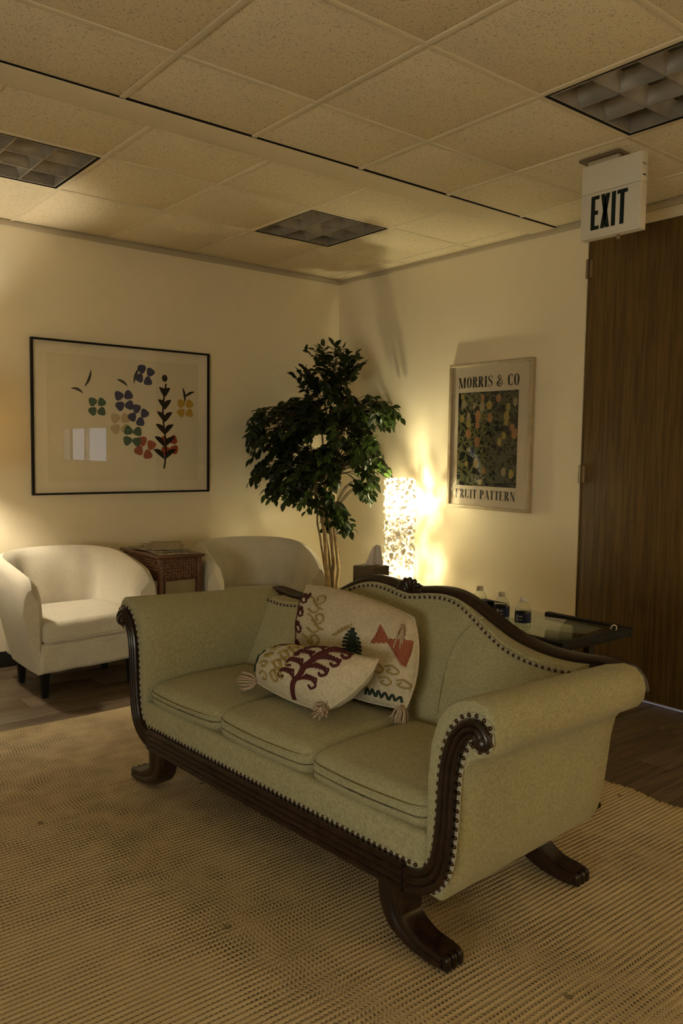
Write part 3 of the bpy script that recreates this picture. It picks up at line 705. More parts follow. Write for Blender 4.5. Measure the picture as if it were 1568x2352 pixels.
def draw_small(stroke, fill, tassel, motif):
    motif[0] = 'branch_embroidery'
    # plum branch with curled leaves across the face
    stroke([(.30, -.97), (.34, -.5), (.36, 0), (.40, .5), (.44, .93)], .009, 'e_plum'); stroke([(.33, -.97), (.37, -.4), (.40, .1), (.44, .6), (.46, .93)], .008, 'e_plum')
    for y in (-.62, -.22, .18, .56):
        for q in (-1, 1):
            b = .37 + .05 * y
            stroke([(b, y), (b + q * .12, y + .16), (b + q * .26, y + .20), (b + q * .36, y + .10), (b + q * .33, y - .02), (b + q * .26, y + .04)], .0055, 'e_plum')
            for k in range(5): stroke([(b + q * (.08 + .05 * k), y + .12 + .015 * k), (b + q * (.12 + .05 * k), y + .30 - .01 * k), (b + q * (.15 + .05 * k), y + .16)], .0045, 'e_plum')
    fill([(.36, .80), (.52, .72), (.56, .95), (.34, .97)], 'e_plum', .035)
    motif[0] = 'scroll_embroidery'
    for y0 in (.55, .15, -.25, -.62):
        stroke([(-.30, y0), (-.22, y0 + .12), (-.12, y0 + .05), (-.06, y0 - .1), (-.16, y0 - .16), (-.24, y0 - .05)], .006, 'e_gold'); stroke([(-.10, y0 + .2), (0, y0 + .1), (.06, y0 - .05)], .006, 'e_gold')
        stroke([(-.62, y0 - .1), (-.52, y0), (-.42, y0 - .08), (-.46, y0 - .2), (-.56, y0 - .2)], .005, 'e_gold')
    motif[0] = 'ladder_embroidery'; stroke([(-.52, .52), (-.40, .62), (-.26, .66)], .005, 'e_plum'); stroke([(-.50, .70), (-.38, .80), (-.24, .82)], .005, 'e_plum')
    for k in range(5): stroke([(-.53 + .06 * k, .48 + .045 * k), (-.50 + .06 * k, .74 + .035 * k)], .005, 'e_plum', False)
    motif[0] = 'zigzag_embroidery'
    for k in range(7): stroke([(-.93, -.6 + .16 * k), (-.86, -.52 + .16 * k), (-.92, -.46 + .16 * k)], .006, 'e_green')
    tassel(-.99, -.98, (-1, -.35, -.12), .075, .034, seed=5); tassel(.97, -.98, (.25, -.9, .0), .035, .030, seed=6)
pillow('throw_pillow', ((-.470, .600, .815), (.190, .590, .775), (.310, .420, .475), (-.300, .420, .480)), .092,
       'large cream pillow with embroidered coral bow and dark green shrub, leaning on the sofa back', draw_big)
pillow('throw_pillow', ((-.335, .325, .595), (.285, .315, .680), (.165, .165, .492), (-.290, .205, .488)), .100,
       'small cream lumbar pillow embroidered with a plum branch, lying in front of the larger pillow', draw_small)

# ------------------------------------------------------------------ white tub armchairs (local: front towards -y)
def armchair(loc, rz, label, seed):
    root = empty('armchair', loc, rz); W2, TH_ = .385, .118
    path = []                                         # plan of the U-shaped wall (outer line)
    for t in np.linspace(0, 1, 17): path.append((-W2 - .004 * math.sin(PI * t), -.34 + .34 * t, t * .34))
    for a in np.linspace(PI, 0, 49)[1:-1]:
        c, s_ = math.cos(a), math.sin(a); e = .72
        path.append((W2 * (1 if c > 0 else -1) * abs(c) ** e, .0 + .36 * abs(s_) ** e, 0))
    for t in np.linspace(1, 0, 17): path.append((W2 + .004 * math.sin(PI * t), -.34 + .34 * t, 0))
    P2 = [np.array(p[:2]) for p in path]; n = len(P2); L = np.concatenate([[0], np.cumsum([np.linalg.norm(P2[i + 1] - P2[i]) for i in range(n - 1)])]); L /= L[-1]
    rr = random.Random(seed); ph = [rr.uniform(0, 6) for _ in range(6)]
    rows = []
    for i in range(n):
        t = P2[min(i + 1, n - 1)] - P2[max(i - 1, 0)]; t = t / np.linalg.norm(t); nin = np.array((t[1], -t[0]))   # towards the inside
        q = L[i]; k = math.sin(PI * q) ** .75; top = .655 + .115 * k
        endr = min(1, min(q, 1 - q) / .035); th = TH_ * (.72 + .28 * endr ** .5); top -= .035 * (1 - endr ** .5)
        flare = .035 * k
        wr = .005 * math.sin(26 * q + ph[0]) + .004 * math.sin(47 * q + ph[1])
        sec = []
        for (d, z, wob) in ((th, .30, 0), (th + wr * 2, .42, 1), (th - .004 + wr * 1.5, .55, 1), (th - .02 + wr, top - .055, .5), (th - .04, top - .018, 0), (th * .5, top, 0), (.022, top - .012, 0), (.004, top - .05, 0),
                            (-.004, top - .14, 0), (.004, .47, 0), (.016, .38, 0), (.036, .29, 0), (.058, .21, 0), (.070, .165, 0), (.074, .150, 0), (.10, .15, 0)):
            o_ = P2[i] + nin * (d if d > .08 or z < .4 else d - flare * max(0, (z - .3) / .45)) - (nin * flare * max(0, (z - .3) / .45) if d > .08 else 0)
            sec.append((o_[0], o_[1], z))
        rows.append(sec)
    g = G(); g.grid(rows); m_ = len(rows[0])
    g.add(rows[0], [tuple(range(m_))]); g.add(rows[-1], [tuple(range(m_))])
    o = fixn(g.obj('shell_cover', M['white'], root)); sharp(o, 50)
    def fr(p):
        p = np.array(p); f = max(0, (-.20 - p[1]) / .12)
        if p[1] < -.2: p = p + np.array((0, -.009 * math.sin(19 * p[0] + 14 * p[2] + ph[2]) * (1 if p[2] < .29 else .3) - .004 * math.sin(41 * p[0] - 26 * p[2]), .004 * math.sin(9 * p[0])))
        return p
    G().rbox(-.305, .305, -.337, .25, .15, .315, .025, 13, fn=fr).obj('seat_base', M['white'], root)
    cu = G().rbox(-.281, .281, -.352, .22, .308, .432, .038, 11, crown=.018, fn=fr).obj('seat_cushion', M['white'], root)
    G().tube([(-.268, -.352, .335), (-.1, -.358, .333), (.1, -.358, .333), (.268, -.352, .335)], .004, 6).obj('piping', M['white'], cu)
    for (x, y) in ((-.255, -.275), (.255, -.275), (-.255, .105), (.255, .105)):
        G().add([(x + sx * r_, y + sy * r_, z) for z, r_ in ((0, .015), (.16, .023)) for sx, sy in ((-1, -1), (1, -1), (1, 1), (-1, 1))],
                [(0, 3, 2, 1), (4, 5, 6, 7), (0, 1, 5, 4), (1, 2, 6, 5), (2, 3, 7, 6), (3, 0, 4, 7)]).obj('leg', M['black'], root, smooth=False)
    return tag(root, label, 'armchair', 'white slipcovered tub armchairs')
armchair((-2.412, -.500, 0), R(1), 'white slipcovered tub armchair under the framed floral print with black frame', 1)
armchair((-1.190, -.625, 0), R(-19), 'white slipcovered tub armchair between the carved side table and the indoor tree', 2)

# ------------------------------------------------------------------ carved side table with newspapers
st_ = empty('side_table', (-1.830, -.520, 0)); tw, td, th = .158, .28, .740
top = G().rbox(-tw, tw, -td, td, th - .018, th, .004, 2).obj('table_top', M['redwood'], st_, smooth='auto')
for sx in (-1, 1):
    for sy in (-1, 1): G().rbox(sx * (tw - .030) - .016, sx * (tw - .030) + .016, sy * (td - .032) - .016, sy * (td - .032) + .016, 0, th - .018, .003, 1).obj('leg', M['redwood'], st_, smooth='auto')
def apron_(x0, x1, y0, y1, axis):
    ap = G().box(x0, x1, y0, y1, th - .145, th - .018).obj('apron', M['redwood'], st_, smooth=False)
    g = G(); a, b = (x0, x1) if axis == 'x' else (y0, y1); n = int((b - a) / .018)
    for i in range(n):
        for j in range(6):
            c = a + (i + .5) * (b - a) / n; z = th - .132 + j * .019 + .004 * math.sin(i * 2.1); r_ = .0072 + .0016 * math.sin(i * 1.7 + j * 2.3)
            for side in (-1, 1):
                if axis == 'x': p = (c, y0 if side < 0 else y1, z)
                else: p = (x0 if side < 0 else x1, c, z)
                q = [(r_, 0), (r_ * .7, .0035), (.0004, .005)]; V = []; F = []
                for (rad, hh) in q:
                    for k in range(6):
                        an = 2 * PI * k / 6; du, dv = rad * math.cos(an), rad * math.sin(an)
                        V.append((p[0] + du, p[1] + side * hh, p[2] + dv) if axis == 'x' else (p[0] + side * hh, p[1] + du, p[2] + dv))
                for l in range(2):
                    for k in range(6): F.append((l * 6 + k, l * 6 + (k + 1) % 6, l * 6 + 6 + (k + 1) % 6, l * 6 + 6 + k))
                g.add(V, F)
    stuff(fixn(g.obj('carved_relief', M['relief'], ap)))
    g = G()
    for i in range(int((b - a) / .022)):           # dentil edge
        c = a + .011 + i * .022
        if axis == 'x': g.rbox(c - .008, c + .008, y0 - .003, y1 + .003, th - .158, th - .142, .003, 1)
        else: g.rbox(x0 - .003, x1 + .003, c - .008, c + .008, th - .158, th - .142, .003, 1)
    g.obj('dentil_edge', M['redwood'], ap, smooth='auto')
ex_, ey_ = tw - .046, td - .048
apron_(-ex_, ex_, -td + .024, -td + .036, 'x'); apron_(-ex_, ex_, td - .036, td - .024, 'x'); apron_(-tw + .022, -tw + .034, -ey_, ey_, 'y'); apron_(tw - .034, tw - .022, -ey_, ey_, 'y')
tag(st_, 'dark red carved wooden side table between the white armchairs', 'side table')
newsm = mk('newsprint', (.50, .43, .31), .8, .1, noise=.55, nscale=55, col2=(.22, .18, .13))
news2 = mk('magazine_cover', (.42, .33, .20), .5, .3, noise=.5, nscale=14, col2=(.10, .09, .07))
zz = th
for k, (dx, dy, a, w2, h2, tk, mt, lb) in enumerate(((.0, -.02, 8, .10, .215, .007, newsm, 'thin magazine lying lowest on the carved side table'), (-.02, .0, -4, .105, .20, .006, news2, 'darker magazine second from the bottom on the carved side table'),
                                            (.03, .01, 12, .105, .21, .006, newsm, 'magazine second from the top on the carved side table'), (.04, -.015, 22, .10, .20, .005, newsm, 'folded newspaper lying topmost on the carved side table'))):
    def curl(p, q=k): p = np.array(p); p[2] += .010 * max(0, (abs(p[1]) - .12) / .09) ** 2 * (q > 2) * (1 if p[1] > 0 else .6); return p
    o = G().rbox(-w2, w2, -h2, h2, 0, tk, .0015, 5, fn=curl).obj('magazine', mt, smooth='auto'); o.location = (-1.830 + dx, -.520 + dy, zz + .0005); o.rotation_euler = (0, 0, R(-a)); zz += tk + .001
    tag(o, lb, 'magazine', 'papers on the side table')

# ------------------------------------------------------------------ framed pictures
def leafpoly(x, y, a, ln, wd, n=8, bend=0):
    P = []; ca, sa = math.cos(a), math.sin(a)
    for k in range(n + 1):
        t = k / n; P.append((t * ln, wd * math.sin(PI * t) ** .8 + bend * math.sin(PI * t)))
    for k in range(n - 1, 0, -1):
        t = k / n; P.append((t * ln, -wd * math.sin(PI * t) ** .8 + bend * math.sin(PI * t)))
    return [(x + u * ca - v * sa, y + u * sa + v * ca) for u, v in P]
def ell(x, y, rx, ry, n=16, wob=0, ph=0): return [(x + rx * (1 + wob * math.sin(3 * a + ph)) * math.cos(a), y + ry * (1 + wob * math.sin(3 * a + ph)) * math.sin(a)) for a in np.linspace(0, 2 * PI, n, endpoint=False)]
def flat(polys, to3, lift):
    g = G()
    for k, P in enumerate(polys):
        c = (sum(p[0] for p in P) / len(P), sum(p[1] for p in P) / len(P)); n = len(P)
        g.add([to3(*p, lift + k * 2e-7) for p in P] + [to3(*c, lift + k * 2e-7)], [(i, (i + 1) % n, n) for i in range(n)])
    return g
# floral print: generic cut-paper flowers and leaves (stand-in for a known work)
ax0, ax1, az0, az1 = -2.468, -1.207, 1.078, 2.068; aw, ah = ax1 - ax0, az1 - az0
art = empty('framed_print', ((ax0 + ax1) / 2, 0, az0)); tag(art, 'large framed print of coloured paper-cut flowers in a thin black frame', 'picture')
fw = .012
g = G(); hw = aw / 2
for b in ((-hw, hw, -.030, -.002, 0, fw), (-hw, hw, -.030, -.002, ah - fw, ah), (-hw, -hw + fw, -.030, -.002, fw, ah - fw), (hw - fw, hw, -.030, -.002, fw, ah - fw)): g.box(*b)
g.obj('frame', M['black'], art, smooth=False)
G().box(-hw + fw, hw - fw, -.012, -.003, fw, ah - fw).obj('mat_board', M['mat'], art, smooth=False)
px0, px1, pz0, pz1 = -hw + .10, hw - .085, .085, ah - .085
G().box(px0, px1, -.0135, -.012, pz0, pz1).obj('print_sheet', M['paper'], art, smooth=False)
G().box(-hw + fw, hw - fw, -.0185, -.017, fw, ah - fw).obj('picture_glass', M['pane'], art, smooth=False)
def a3(x, z, l): return (px0 + x * (px1 - px0), -.0137 - l, pz0 + z * (pz1 - pz0))
asp = (pz1 - pz0) / (px1 - px0)
def flower(cx, cy, r, rot, kind=0):
    out = []
    for k in range(4):
        a = rot + k * PI / 2; out.append([(cx + (p - cx), cy + (q - cy) / asp) for p, q in ell(cx + math.cos(a) * r * .66, cy + math.sin(a) * r * .66, r * .43, r * .43, 18, .12, a * 3 + kind)])
    return out
inks = {'blue': (.020, .020, .095), 'green': (.03, .095, .05), 'red': (.32, .055, .025), 'yellow': (.50, .33, .06), 'tan': (.50, .39, .22), 'dark': (.012, .010, .010)}
sets = {'blue': flower(.62, .88, 0.065, .5) + flower(.48, .66, 0.068, .9) + flower(.575, .545, 0.066, .3, 1), 'green': flower(.305, .60, 0.061, .78) + flower(.535, .37, 0.068, .7, 2), 'red': flower(.62, .275, 0.071, .4) + flower(.79, .30, 0.068, .9, 1),
        'yellow': flower(.905, .62, 0.065, .78), 'tan': flower(.455, .47, 0.071, .8)}
dark = []
for (x, y, a, l, bd) in ((.14, .735, -.35, .085, .012), (.225, .75, 1.2, .12, -.01), (.43, .83, -.5, .085, .008), (.545, .80, 1.2, .12, .01), (.885, .80, -1.4, .10, .006), (.90, .715, .5, .085, .006)):
    dark.append([(p, y + (q - y) / asp) for p, q in leafpoly(x, y, a, l, .0085, bend=bd)])
stem = [(.752 + .012 * math.sin(t * 7) - .006 * (1 - t), .10 + .72 * t) for t in np.linspace(0, 1, 14)]; stem = stem + [(x + .012, y) for x, y in stem[::-1]]
for i in range(13):
    a_, b_ = stem[i], stem[i + 1]; dark.append([a_, (a_[0] + .012, a_[1]), (b_[0] + .012, b_[1]), b_])
for k in range(6):
    y = .18 + .105 * k
    for q in (-1, 1): dark.append([(p, y + (w_ - y) / asp) for p, w_ in leafpoly(.757, y, PI / 2 - q * (.9 - .07 * k), .105 - .006 * k, .017, bend=.012 * q)])
dark.append(ell(.757, .865, .020, .030)); sets['dark'] = dark
for k, (nm, polys) in enumerate(sets.items()): flat(polys, a3, .0003 * 1).obj('printed_shapes', mk('ink_' + nm, inks[nm], .7, .15), art, smooth=False)

# poster with lettering and a dense fruit-and-leaf pattern
def stroke2(pts, wd):
    P = [np.array(p, float) for p in pts]; out = []
    L_, R_ = [], []
    for i, p in enumerate(P):
        t = P[min(i + 1, len(P) - 1)] - P[max(i - 1, 0)]; t = t / (np.linalg.norm(t) + 1e-9); nr_ = np.array((-t[1], t[0])) * (wd[i] if hasattr(wd, '__len__') else wd) / 2
        L_.append(p + nr_); R_.append(p - nr_)
    return [[tuple(L_[i]), tuple(L_[i + 1]), tuple(R_[i + 1]), tuple(R_[i])] for i in range(len(P) - 1)]
TK, TN = .155, .038
def arc(cx, cy, rx, ry, a0, a1, n=18, tk=TK, tn=TN):
    A = [R(a0 + (a1 - a0) * i / n) for i in range(n + 1)]; pts = [(cx + (rx - (tn + (tk - tn) * abs(math.cos(a))) / 2) * math.cos(a), cy + (ry - tn / 2) * math.sin(a)) for a in A]
    return stroke2(pts, [tn + (tk - tn) * abs(math.cos(a)) ** 1.3 for a in A])
def serif(x, y, w_=.20): return stroke2([(x - w_ / 2, y), (x + w_ / 2, y)], .032)
def vst(x, t=TK, s=True):
    o = stroke2([(x, 0), (x, 1)], t)
    if s: o += serif(x, .016, t + .10) + serif(x, .984, t + .10)
    return o
def glyph(c):
    if c == 'I': return vst(.12), .24
    if c == 'M': return vst(.08, TN) + stroke2([(.10, 1), (.33, .02)], TK * .95) + stroke2([(.33, .02), (.53, 1)], TN) + vst(.56), .68
    if c == 'N': return vst(.08, TN) + stroke2([(.09, 1), (.42, .0)], TK * .9) + vst(.43, TN), .51
    if c == 'O': return arc(.23, .5, .22, .515, 0, 360, 36), .46
    if c == 'C': return arc(.23, .5, .22, .515, 48, 312, 28) + stroke2([(.40, .98), (.40, .70)], .035) + stroke2([(.40, .30), (.40, .03)], .03), .44
    if c == 'R': return vst(.10) + arc(.20, .745, .19, .255, 90, -90, 14) + stroke2([(.10, .985), (.2, .985)], TN) + stroke2([(.10, .50), (.22, .50)], TN) + stroke2([(.22, .5), (.30, .28), (.38, .0)], [.10, .15, .15]), .46
    if c == 'P': return vst(.10) + arc(.20, .72, .20, .28, 90, -90, 14) + stroke2([(.10, .985), (.2, .985)], TN) + stroke2([(.10, .45), (.22, .45)], TN), .42
    if c == 'F': return vst(.10) + stroke2([(.10, .98), (.38, .98)], TN) + stroke2([(.37, 1), (.37, .78)], .035) + stroke2([(.1, .53), (.29, .53)], TN) + stroke2([(.29, .63), (.29, .43)], .03), .42
    if c == 'E': return vst(.10) + stroke2([(.10, .98), (.38, .98)], TN) + stroke2([(.37, 1), (.37, .78)], .035) + stroke2([(.1, .53), (.29, .53)], TN) + stroke2([(.29, .63), (.29, .43)], .03) + stroke2([(.1, .02), (.40, .02)], TN) + stroke2([(.39, 0), (.39, .22)], .035), .44
    if c == 'T': return vst(.21) + stroke2([(.02, .98), (.40, .98)], TN) + stroke2([(.03, 1), (.03, .76)], .035) + stroke2([(.39, 1), (.39, .76)], .035), .42
    if c == 'U': return stroke2([(.10, 1), (.10, .25)], TK) + serif(.10, .984, .24) + stroke2([(.40, 1), (.40, .25)], TN) + serif(.40, .984, .14) + arc(.222, .25, .20, .265, 180, 360, 16, TK * .8), .47
    if c == 'A': return stroke2([(.06, 0), (.23, 1)], TN) + stroke2([(.22, 1), (.41, 0)], TK * .95) + stroke2([(.11, .32), (.34, .32)], TN) + serif(.06, .016, .13) + serif(.41, .016, .22), .47
    if c == 'S':
        pts = interp([(.36, .74), (.33, .93), (.20, .99), (.08, .88), (.09, .70), (.20, .55), (.32, .40), (.34, .18), (.22, .02), (.08, .08), (.05, .28)], 40)
        return stroke2(pts, [float(np.interp(i / 39, [0, .2, .45, .55, .8, 1], [.03, .045, .14, .14, .045, .03])) for i in range(40)]) + stroke2([(.365, .98), (.365, .70)], .03) + stroke2([(.045, .02), (.045, .30)], .03), .42
    if c == '&':
        pts = interp([(.52, .48), (.42, .50), (.44, .30), (.36, .06), (.20, .00), (.06, .14), (.08, .34), (.22, .50), (.32, .66), (.32, .88), (.22, .97), (.12, .86), (.14, .68), (.26, .58), (.34, .60)], 60)
        return stroke2(pts, [float(np.interp(i / 59, [0, .2, .35, .5, .65, .8, 1], [.04, .06, .13, .13, .05, .10, .04])) for i in range(60)]) + arc(.24, .24, .10, .11, 0, 360, 18, .06, .03), .56
    return [], .22
def lettering(text, x0, x1, z0, z1):
    out = []; cur = 0; gl = []
    for c in text: q, adv = glyph(c); gl.append((q, cur)); cur += adv + .055
    cur -= .055; k = (x1 - x0) / cur; h = z1 - z0
    for q, o in gl:
        for P in q: out.append([(x0 + (o + x) * k, z0 + y * h) for x, y in P])
    return out
qy0, qy1, qz0, qz1 = -1.277, -1.987, 1.010, 1.990; pw, ph_ = qy0 - qy1, qz1 - qz0
pos = empty('framed_poster', (0, (qy0 + qy1) / 2, qz0)); tag(pos, 'poster of dark fruit and leaf pattern with lettering in a pale wood frame', 'poster')
hw = pw / 2; fw = .022
g = G()
for b in ((-.036, -.002, -hw, hw, 0, fw), (-.036, -.002, -hw, hw, ph_ - fw, ph_), (-.036, -.002, -hw, -hw + fw, fw, ph_ - fw), (-.036, -.002, hw - fw, hw, fw, ph_ - fw)): g.rbox(*b, .002, 1)
g.obj('frame', M['pale'], pos, smooth='auto')
G().box(-.016, -.003, -hw + fw, hw - fw, fw, ph_ - fw).obj('poster_sheet', M['poster'], pos, smooth=False)
G().box(-.0235, -.022, -hw + fw, hw - fw, fw, ph_ - fw).obj('picture_glass', M['pane'], pos, smooth=False)
def p3(u, v, l): return (-.0161 - l, hw - u * pw, v * ph_)       # u from viewer's left, v up (both 0..1)
RU0, RU1, RV0, RV1 = .105, .835, .158, .800
def rect(u0, u1, v0, v1): return [(u0, v0), (u1, v0), (u1, v1), (u0, v1)]
flat([rect(RU0, RU1, RV0, RV1)], p3, .0002).obj('pattern_ground', mk('pattern_ground', (.016, .017, .016), .7, .15), pos, smooth=False)
rr = random.Random(11); k_asp = ph_ / pw
def clip_ok(P): return all(RU0 <= a <= RU1 and RV0 <= b <= RV1 for a, b in P)
leaves_ = []; stems_ = []; fruits = {'yellow': [], 'peach': [], 'cream': []}
fp = []
for i in range(8):
    for j in range(10):
        fp.append((RU0 + (RU1 - RU0) * ((i + .5) / 8 + rr.uniform(-.035, .035)), RV0 + (RV1 - RV0) * ((j + .5) / 10 + rr.uniform(-.03, .03))))
for (u, v) in fp:
    for k in range(rr.choice((7, 8, 9))):
        a = rr.uniform(0, 2 * PI); P = leafpoly(0, 0, a, rr.uniform(.045, .085), rr.uniform(.006, .011), bend=rr.uniform(-.012, .012)); P = [(u + x * 1.15 + rr.uniform(-.0005, .0005), v + y * 1.15 / k_asp) for x, y in P]
        P = [(min(max(x, RU0), RU1), min(max(y, RV0), RV1)) for x, y in P]; leaves_.append(P)
    a = rr.uniform(0, 6.3); stems_ += [[(min(max(x, RU0), RU1), min(max(y, RV0), RV1)) for x, y in q] for q in stroke2([(u, v), (u + .05 * math.cos(a), v + .03 * math.sin(a)), (u + .10 * math.cos(a + .5), v + .06 * math.sin(a + .5))], .0045)]
for k, (u, v) in enumerate(fp):
    if rr.random() < .42:
        rx = rr.uniform(.022, .036); ry = rx * rr.uniform(1.0, 1.5) / k_asp * 1.1; P = ell(u, v, rx, ry, 16, .04, k)
        if clip_ok(P): fruits[rr.choice(('yellow', 'yellow', 'peach', 'cream'))].append(P)
half_ = len(leaves_) // 2
flat(leaves_[:half_], p3, .0004).obj('printed_leaves', mk('leaf_ink', (.15, .15, .062), .7, .15), pos, smooth=False)
flat(leaves_[half_:], p3, .0006).obj('printed_leaves', mk('leaf_ink_dark', (.080, .085, .045), .7, .15), pos, smooth=False)
flat(stems_, p3, .0005).obj('printed_stems', mk('stem_ink', (.10, .065, .03), .7, .15), pos, smooth=False)
for nm, c in (('yellow', (.33, .25, .075)), ('peach', (.34, .17, .075)), ('cream', (.30, .24, .15))): flat(fruits[nm], p3, .0009).obj('printed_fruit', mk('fruit_ink_' + nm, c, .7, .15), pos, smooth=False)
flat(lettering('MORRIS & CO', .100, .840, .832, .905), p3, .0003).obj('lettering', M['ink'], pos, smooth=False)
flat(lettering('FRUIT PATTERN', .095, .830, .070, .132), p3, .0003).obj('lettering', M['ink'], pos, smooth=False)

# ------------------------------------------------------------------ EXIT sign
EY0, EY1 = -3.185, -2.880; ez0, ez1, ezs = 2.388, 2.722, 2.594; exf, exb = -.852, -.800
ex = empty('exit_sign', ((exf + exb) / 2, (EY0 + EY1) / 2, HC)); ox, oy, oz = ex.location
def eb(x0, x1, y0, y1, z0, z1, nm, mat, par=None, r=.003): return G().rbox(x0 - ox, x1 - ox, y0 - oy, y1 - oy, z0 - oz, z1 - oz, r, 1).obj(nm, mat, par or ex, smooth='auto')
eb(exf, exb, EY0, EY1, ezs, ez1, 'housing', M['exit']); pan = eb(exf + .001, exb - .001, EY0, EY1, ez0, ezs - .0025, 'sign_panel', M['exit'])
eb(exf - .001, exf + .004, EY0 + .012, EY1 - .012, ez0 + .010, ezs - .010, 'face_plate', M['exit'], pan, .002)
eb(exf + .004, exb - .004, EY0 + .004, EY1 - .004, ezs - .006, ezs + .004, 'seam_gap', M['mold'], None, .001)
eb(-.862, -.722, -3.075, -2.865, HC - .014, HC - .001, 'canopy', mk('canopy_shadow_brown', (.16, .12, .07), .5, .3)); eb(-.84, -.812, -3.06, -2.90, ez1 - .002, HC - .012, 'stem', M['mold'])  # canopy coloured dark brown to paint in the shadow patch above the sign
def e3(u, v, l): return (exf - .0012 - l - ox, EY1 - u * (EY1 - EY0) - oy, ez0 + v - oz)
def lbox(polys):
    g = G()
    for P in polys:
        n = len(P); g.add([e3(*p, .0015) for p in P] + [e3(*p, -.001) for p in P], [tuple(range(n))[::-1]] + [(i, (i + 1) % n, n + (i + 1) % n, n + i) for i in range(n)])
    return fixn(g.obj('letter', M['letter'], pan, smooth=False))
lz0, lz1 = .036, .188; lh = lz1 - lz0; sw = .066
def rr_(u0, u1, a, b): return [(u0, lz0 + a * lh), (u1, lz0 + a * lh), (u1, lz0 + b * lh), (u0, lz0 + b * lh)]
def xd(u0, u1, flip): 
    a, b = (u0, u1 - sw * 1.05)
    return [(a, lz0), (a + sw * 1.05, lz0), (u1, lz1), (u1 - sw * 1.05, lz1)] if not flip else [(a, lz1), (u1 - sw * 1.05, lz0), (u1, lz0), (a + sw * 1.05, lz1)]
lbox([rr_(.185, .185 + sw, 0, 1), rr_(.185 + sw, .325, .89, 1), rr_(.185 + sw, .305, .44, .56), rr_(.185 + sw, .325, 0, .11)])
lbox([xd(.350, .505, False), xd(.350, .505, True)]); lbox([rr_(.535, .535 + sw, 0, 1)]); lbox([rr_(.625, .795, .89, 1), rr_(.71 - sw / 2, .71 + sw / 2, 0, .89)])
for k in range(2): eb(exf + .012 + .016 * k, exf + .016 + .016 * k, EY0 - .0012, EY0 + .001, 2.665, 2.675, 'side_slot', M['letter'], None, .0005)
eb(exf + .012, exf + .036, EY0 - .0012, EY0 + .001, 2.620, 2.626, 'side_slot', M['letter'], None, .0005)
G().lathe([(.0001, -.011), (.007, -.009), (.010, -.002), (.008, .005), (.005, .010), (.004, .016)], 14, (0, -3.065 - oy, ez0 - .012 - oz)).obj('test_lamp', M['hinge'], ex)
tag(ex, 'white box EXIT sign with black letters hanging from the ceiling', 'exit sign')

# ------------------------------------------------------------------ indoor ficus tree
tree = empty('ficus_tree', (-.60, -.65, 0)); tag(tree, 'leafy indoor ficus tree with several thin trunks standing in the corner', 'tree')
TL = Vector(tree.location); TDEP = (Vector((-.60, -.65, 1)) - CAM).dot(AF)
def tp(px, py, dd=0): return at_depth(px, py, TDEP + dd) - TL
prof = [(.10, 0), (.125, .02), (.155, .16), (.165, .27), (.165, .29), (.150, .29), (.145, .26)]
pot = G().lathe(prof, 28).obj('pot', M['pot'], tree); G().lathe([(.0001, .262), (.148, .262)], 24).obj('soil', M['soil'], pot)
stems = [[(760, 1385, 0), (757, 1320, 0), (750, 1250, .01), (733, 1170, .02), (722, 1090, .0), (712, 1020, 0)], [(753, 1385, -.02), (752, 1310, -.02), (746, 1240, -.03), (742, 1170, -.02), (749, 1090, -.02), (757, 1000, 0), (760, 900, .02), (764, 840, 0)],
         [(767, 1385, .01), (766, 1310, 0), (761, 1240, 0), (756, 1170, -.03), (765, 1100, -.04), (778, 1020, -.04), (800, 960, 0)], [(772, 1385, -.03), (776, 1320, -.03), (774, 1270, -.02), (764, 1200, 0), (757, 1130, .03), (742, 1040, .05), (735, 940, .04)],
         [(750, 1385, .03), (746, 1310, .03), (737, 1250, .03), (728, 1190, .03), (721, 1120, .05), (690, 1040, .08)]]
for k, s in enumerate(stems):
    P = [tp(*q) for q in s]; P = [Vector((P[0].x, P[0].y, .24))] + P
    P = [Vector(p) for p in interp([tuple(p) for p in P], 26)]
    for i in range(3, 26): P[i] = P[i] + Vector((math.sin(i * 1.3 + k) * .004, math.cos(i * 1.7 + k) * .004, 0))
    r0 = (.017, .020, .018, .016, .011)[k]; G().tube(P, np.linspace(r0, r0 * .35, 26), 9).obj('trunk', M['trunk'], tree)
LV = []; LF = []
for i in range(5):
    t = i / 4; wv = .27 * math.sin(PI * t ** .85) ** .8 if 0 < t < 1 else 0.004
    LV += [(t, -wv, .05 * (wv / .2) - .10 * t * t), (t, 0, -.10 * t * t), (t, wv, .05 * (wv / .2) - .10 * t * t)]
for i in range(4):
    for j in range(2): LF.append((i * 3 + j, i * 3 + j + 1, i * 3 + j + 4, i * 3 + j + 3))
g = G().add(LV, LF); leaf_me = g.mesh('leaf', M['leaf'])
blobs = [(655, 985, 72, 70, 26), (625, 1040, 38, 45, 9), (720, 1000, 75, 75, 24), (790, 985, 60, 60, 14), (845, 950, 58, 34, 16), (885, 948, 26, 18, 6), (835, 1045, 30, 55, 11), (868, 1065, 12, 40, 4),
         (760, 905, 45, 30, 8), (755, 865, 55, 32, 9), (758, 822, 40, 20, 5), (802, 850, 22, 20, 4), (708, 875, 22, 25, 3), (672, 1115, 50, 32, 12), (735, 1120, 50, 45, 12), (772, 1175, 20, 32, 6), (785, 1200, 12, 18, 2), (602, 1085, 12, 25, 3),
         (835, 1110, 26, 26, 7), (745, 1055, 40, 35, 9), (695, 1065, 45, 35, 10), (590, 975, 14, 40, 4), (700, 935, 45, 25, 9)]
lr = random.Random(5); leaves = []; tw = G()
spine = [tp(757, 1190), tp(750, 1100), tp(757, 1000), tp(762, 900), tp(764, 845)]
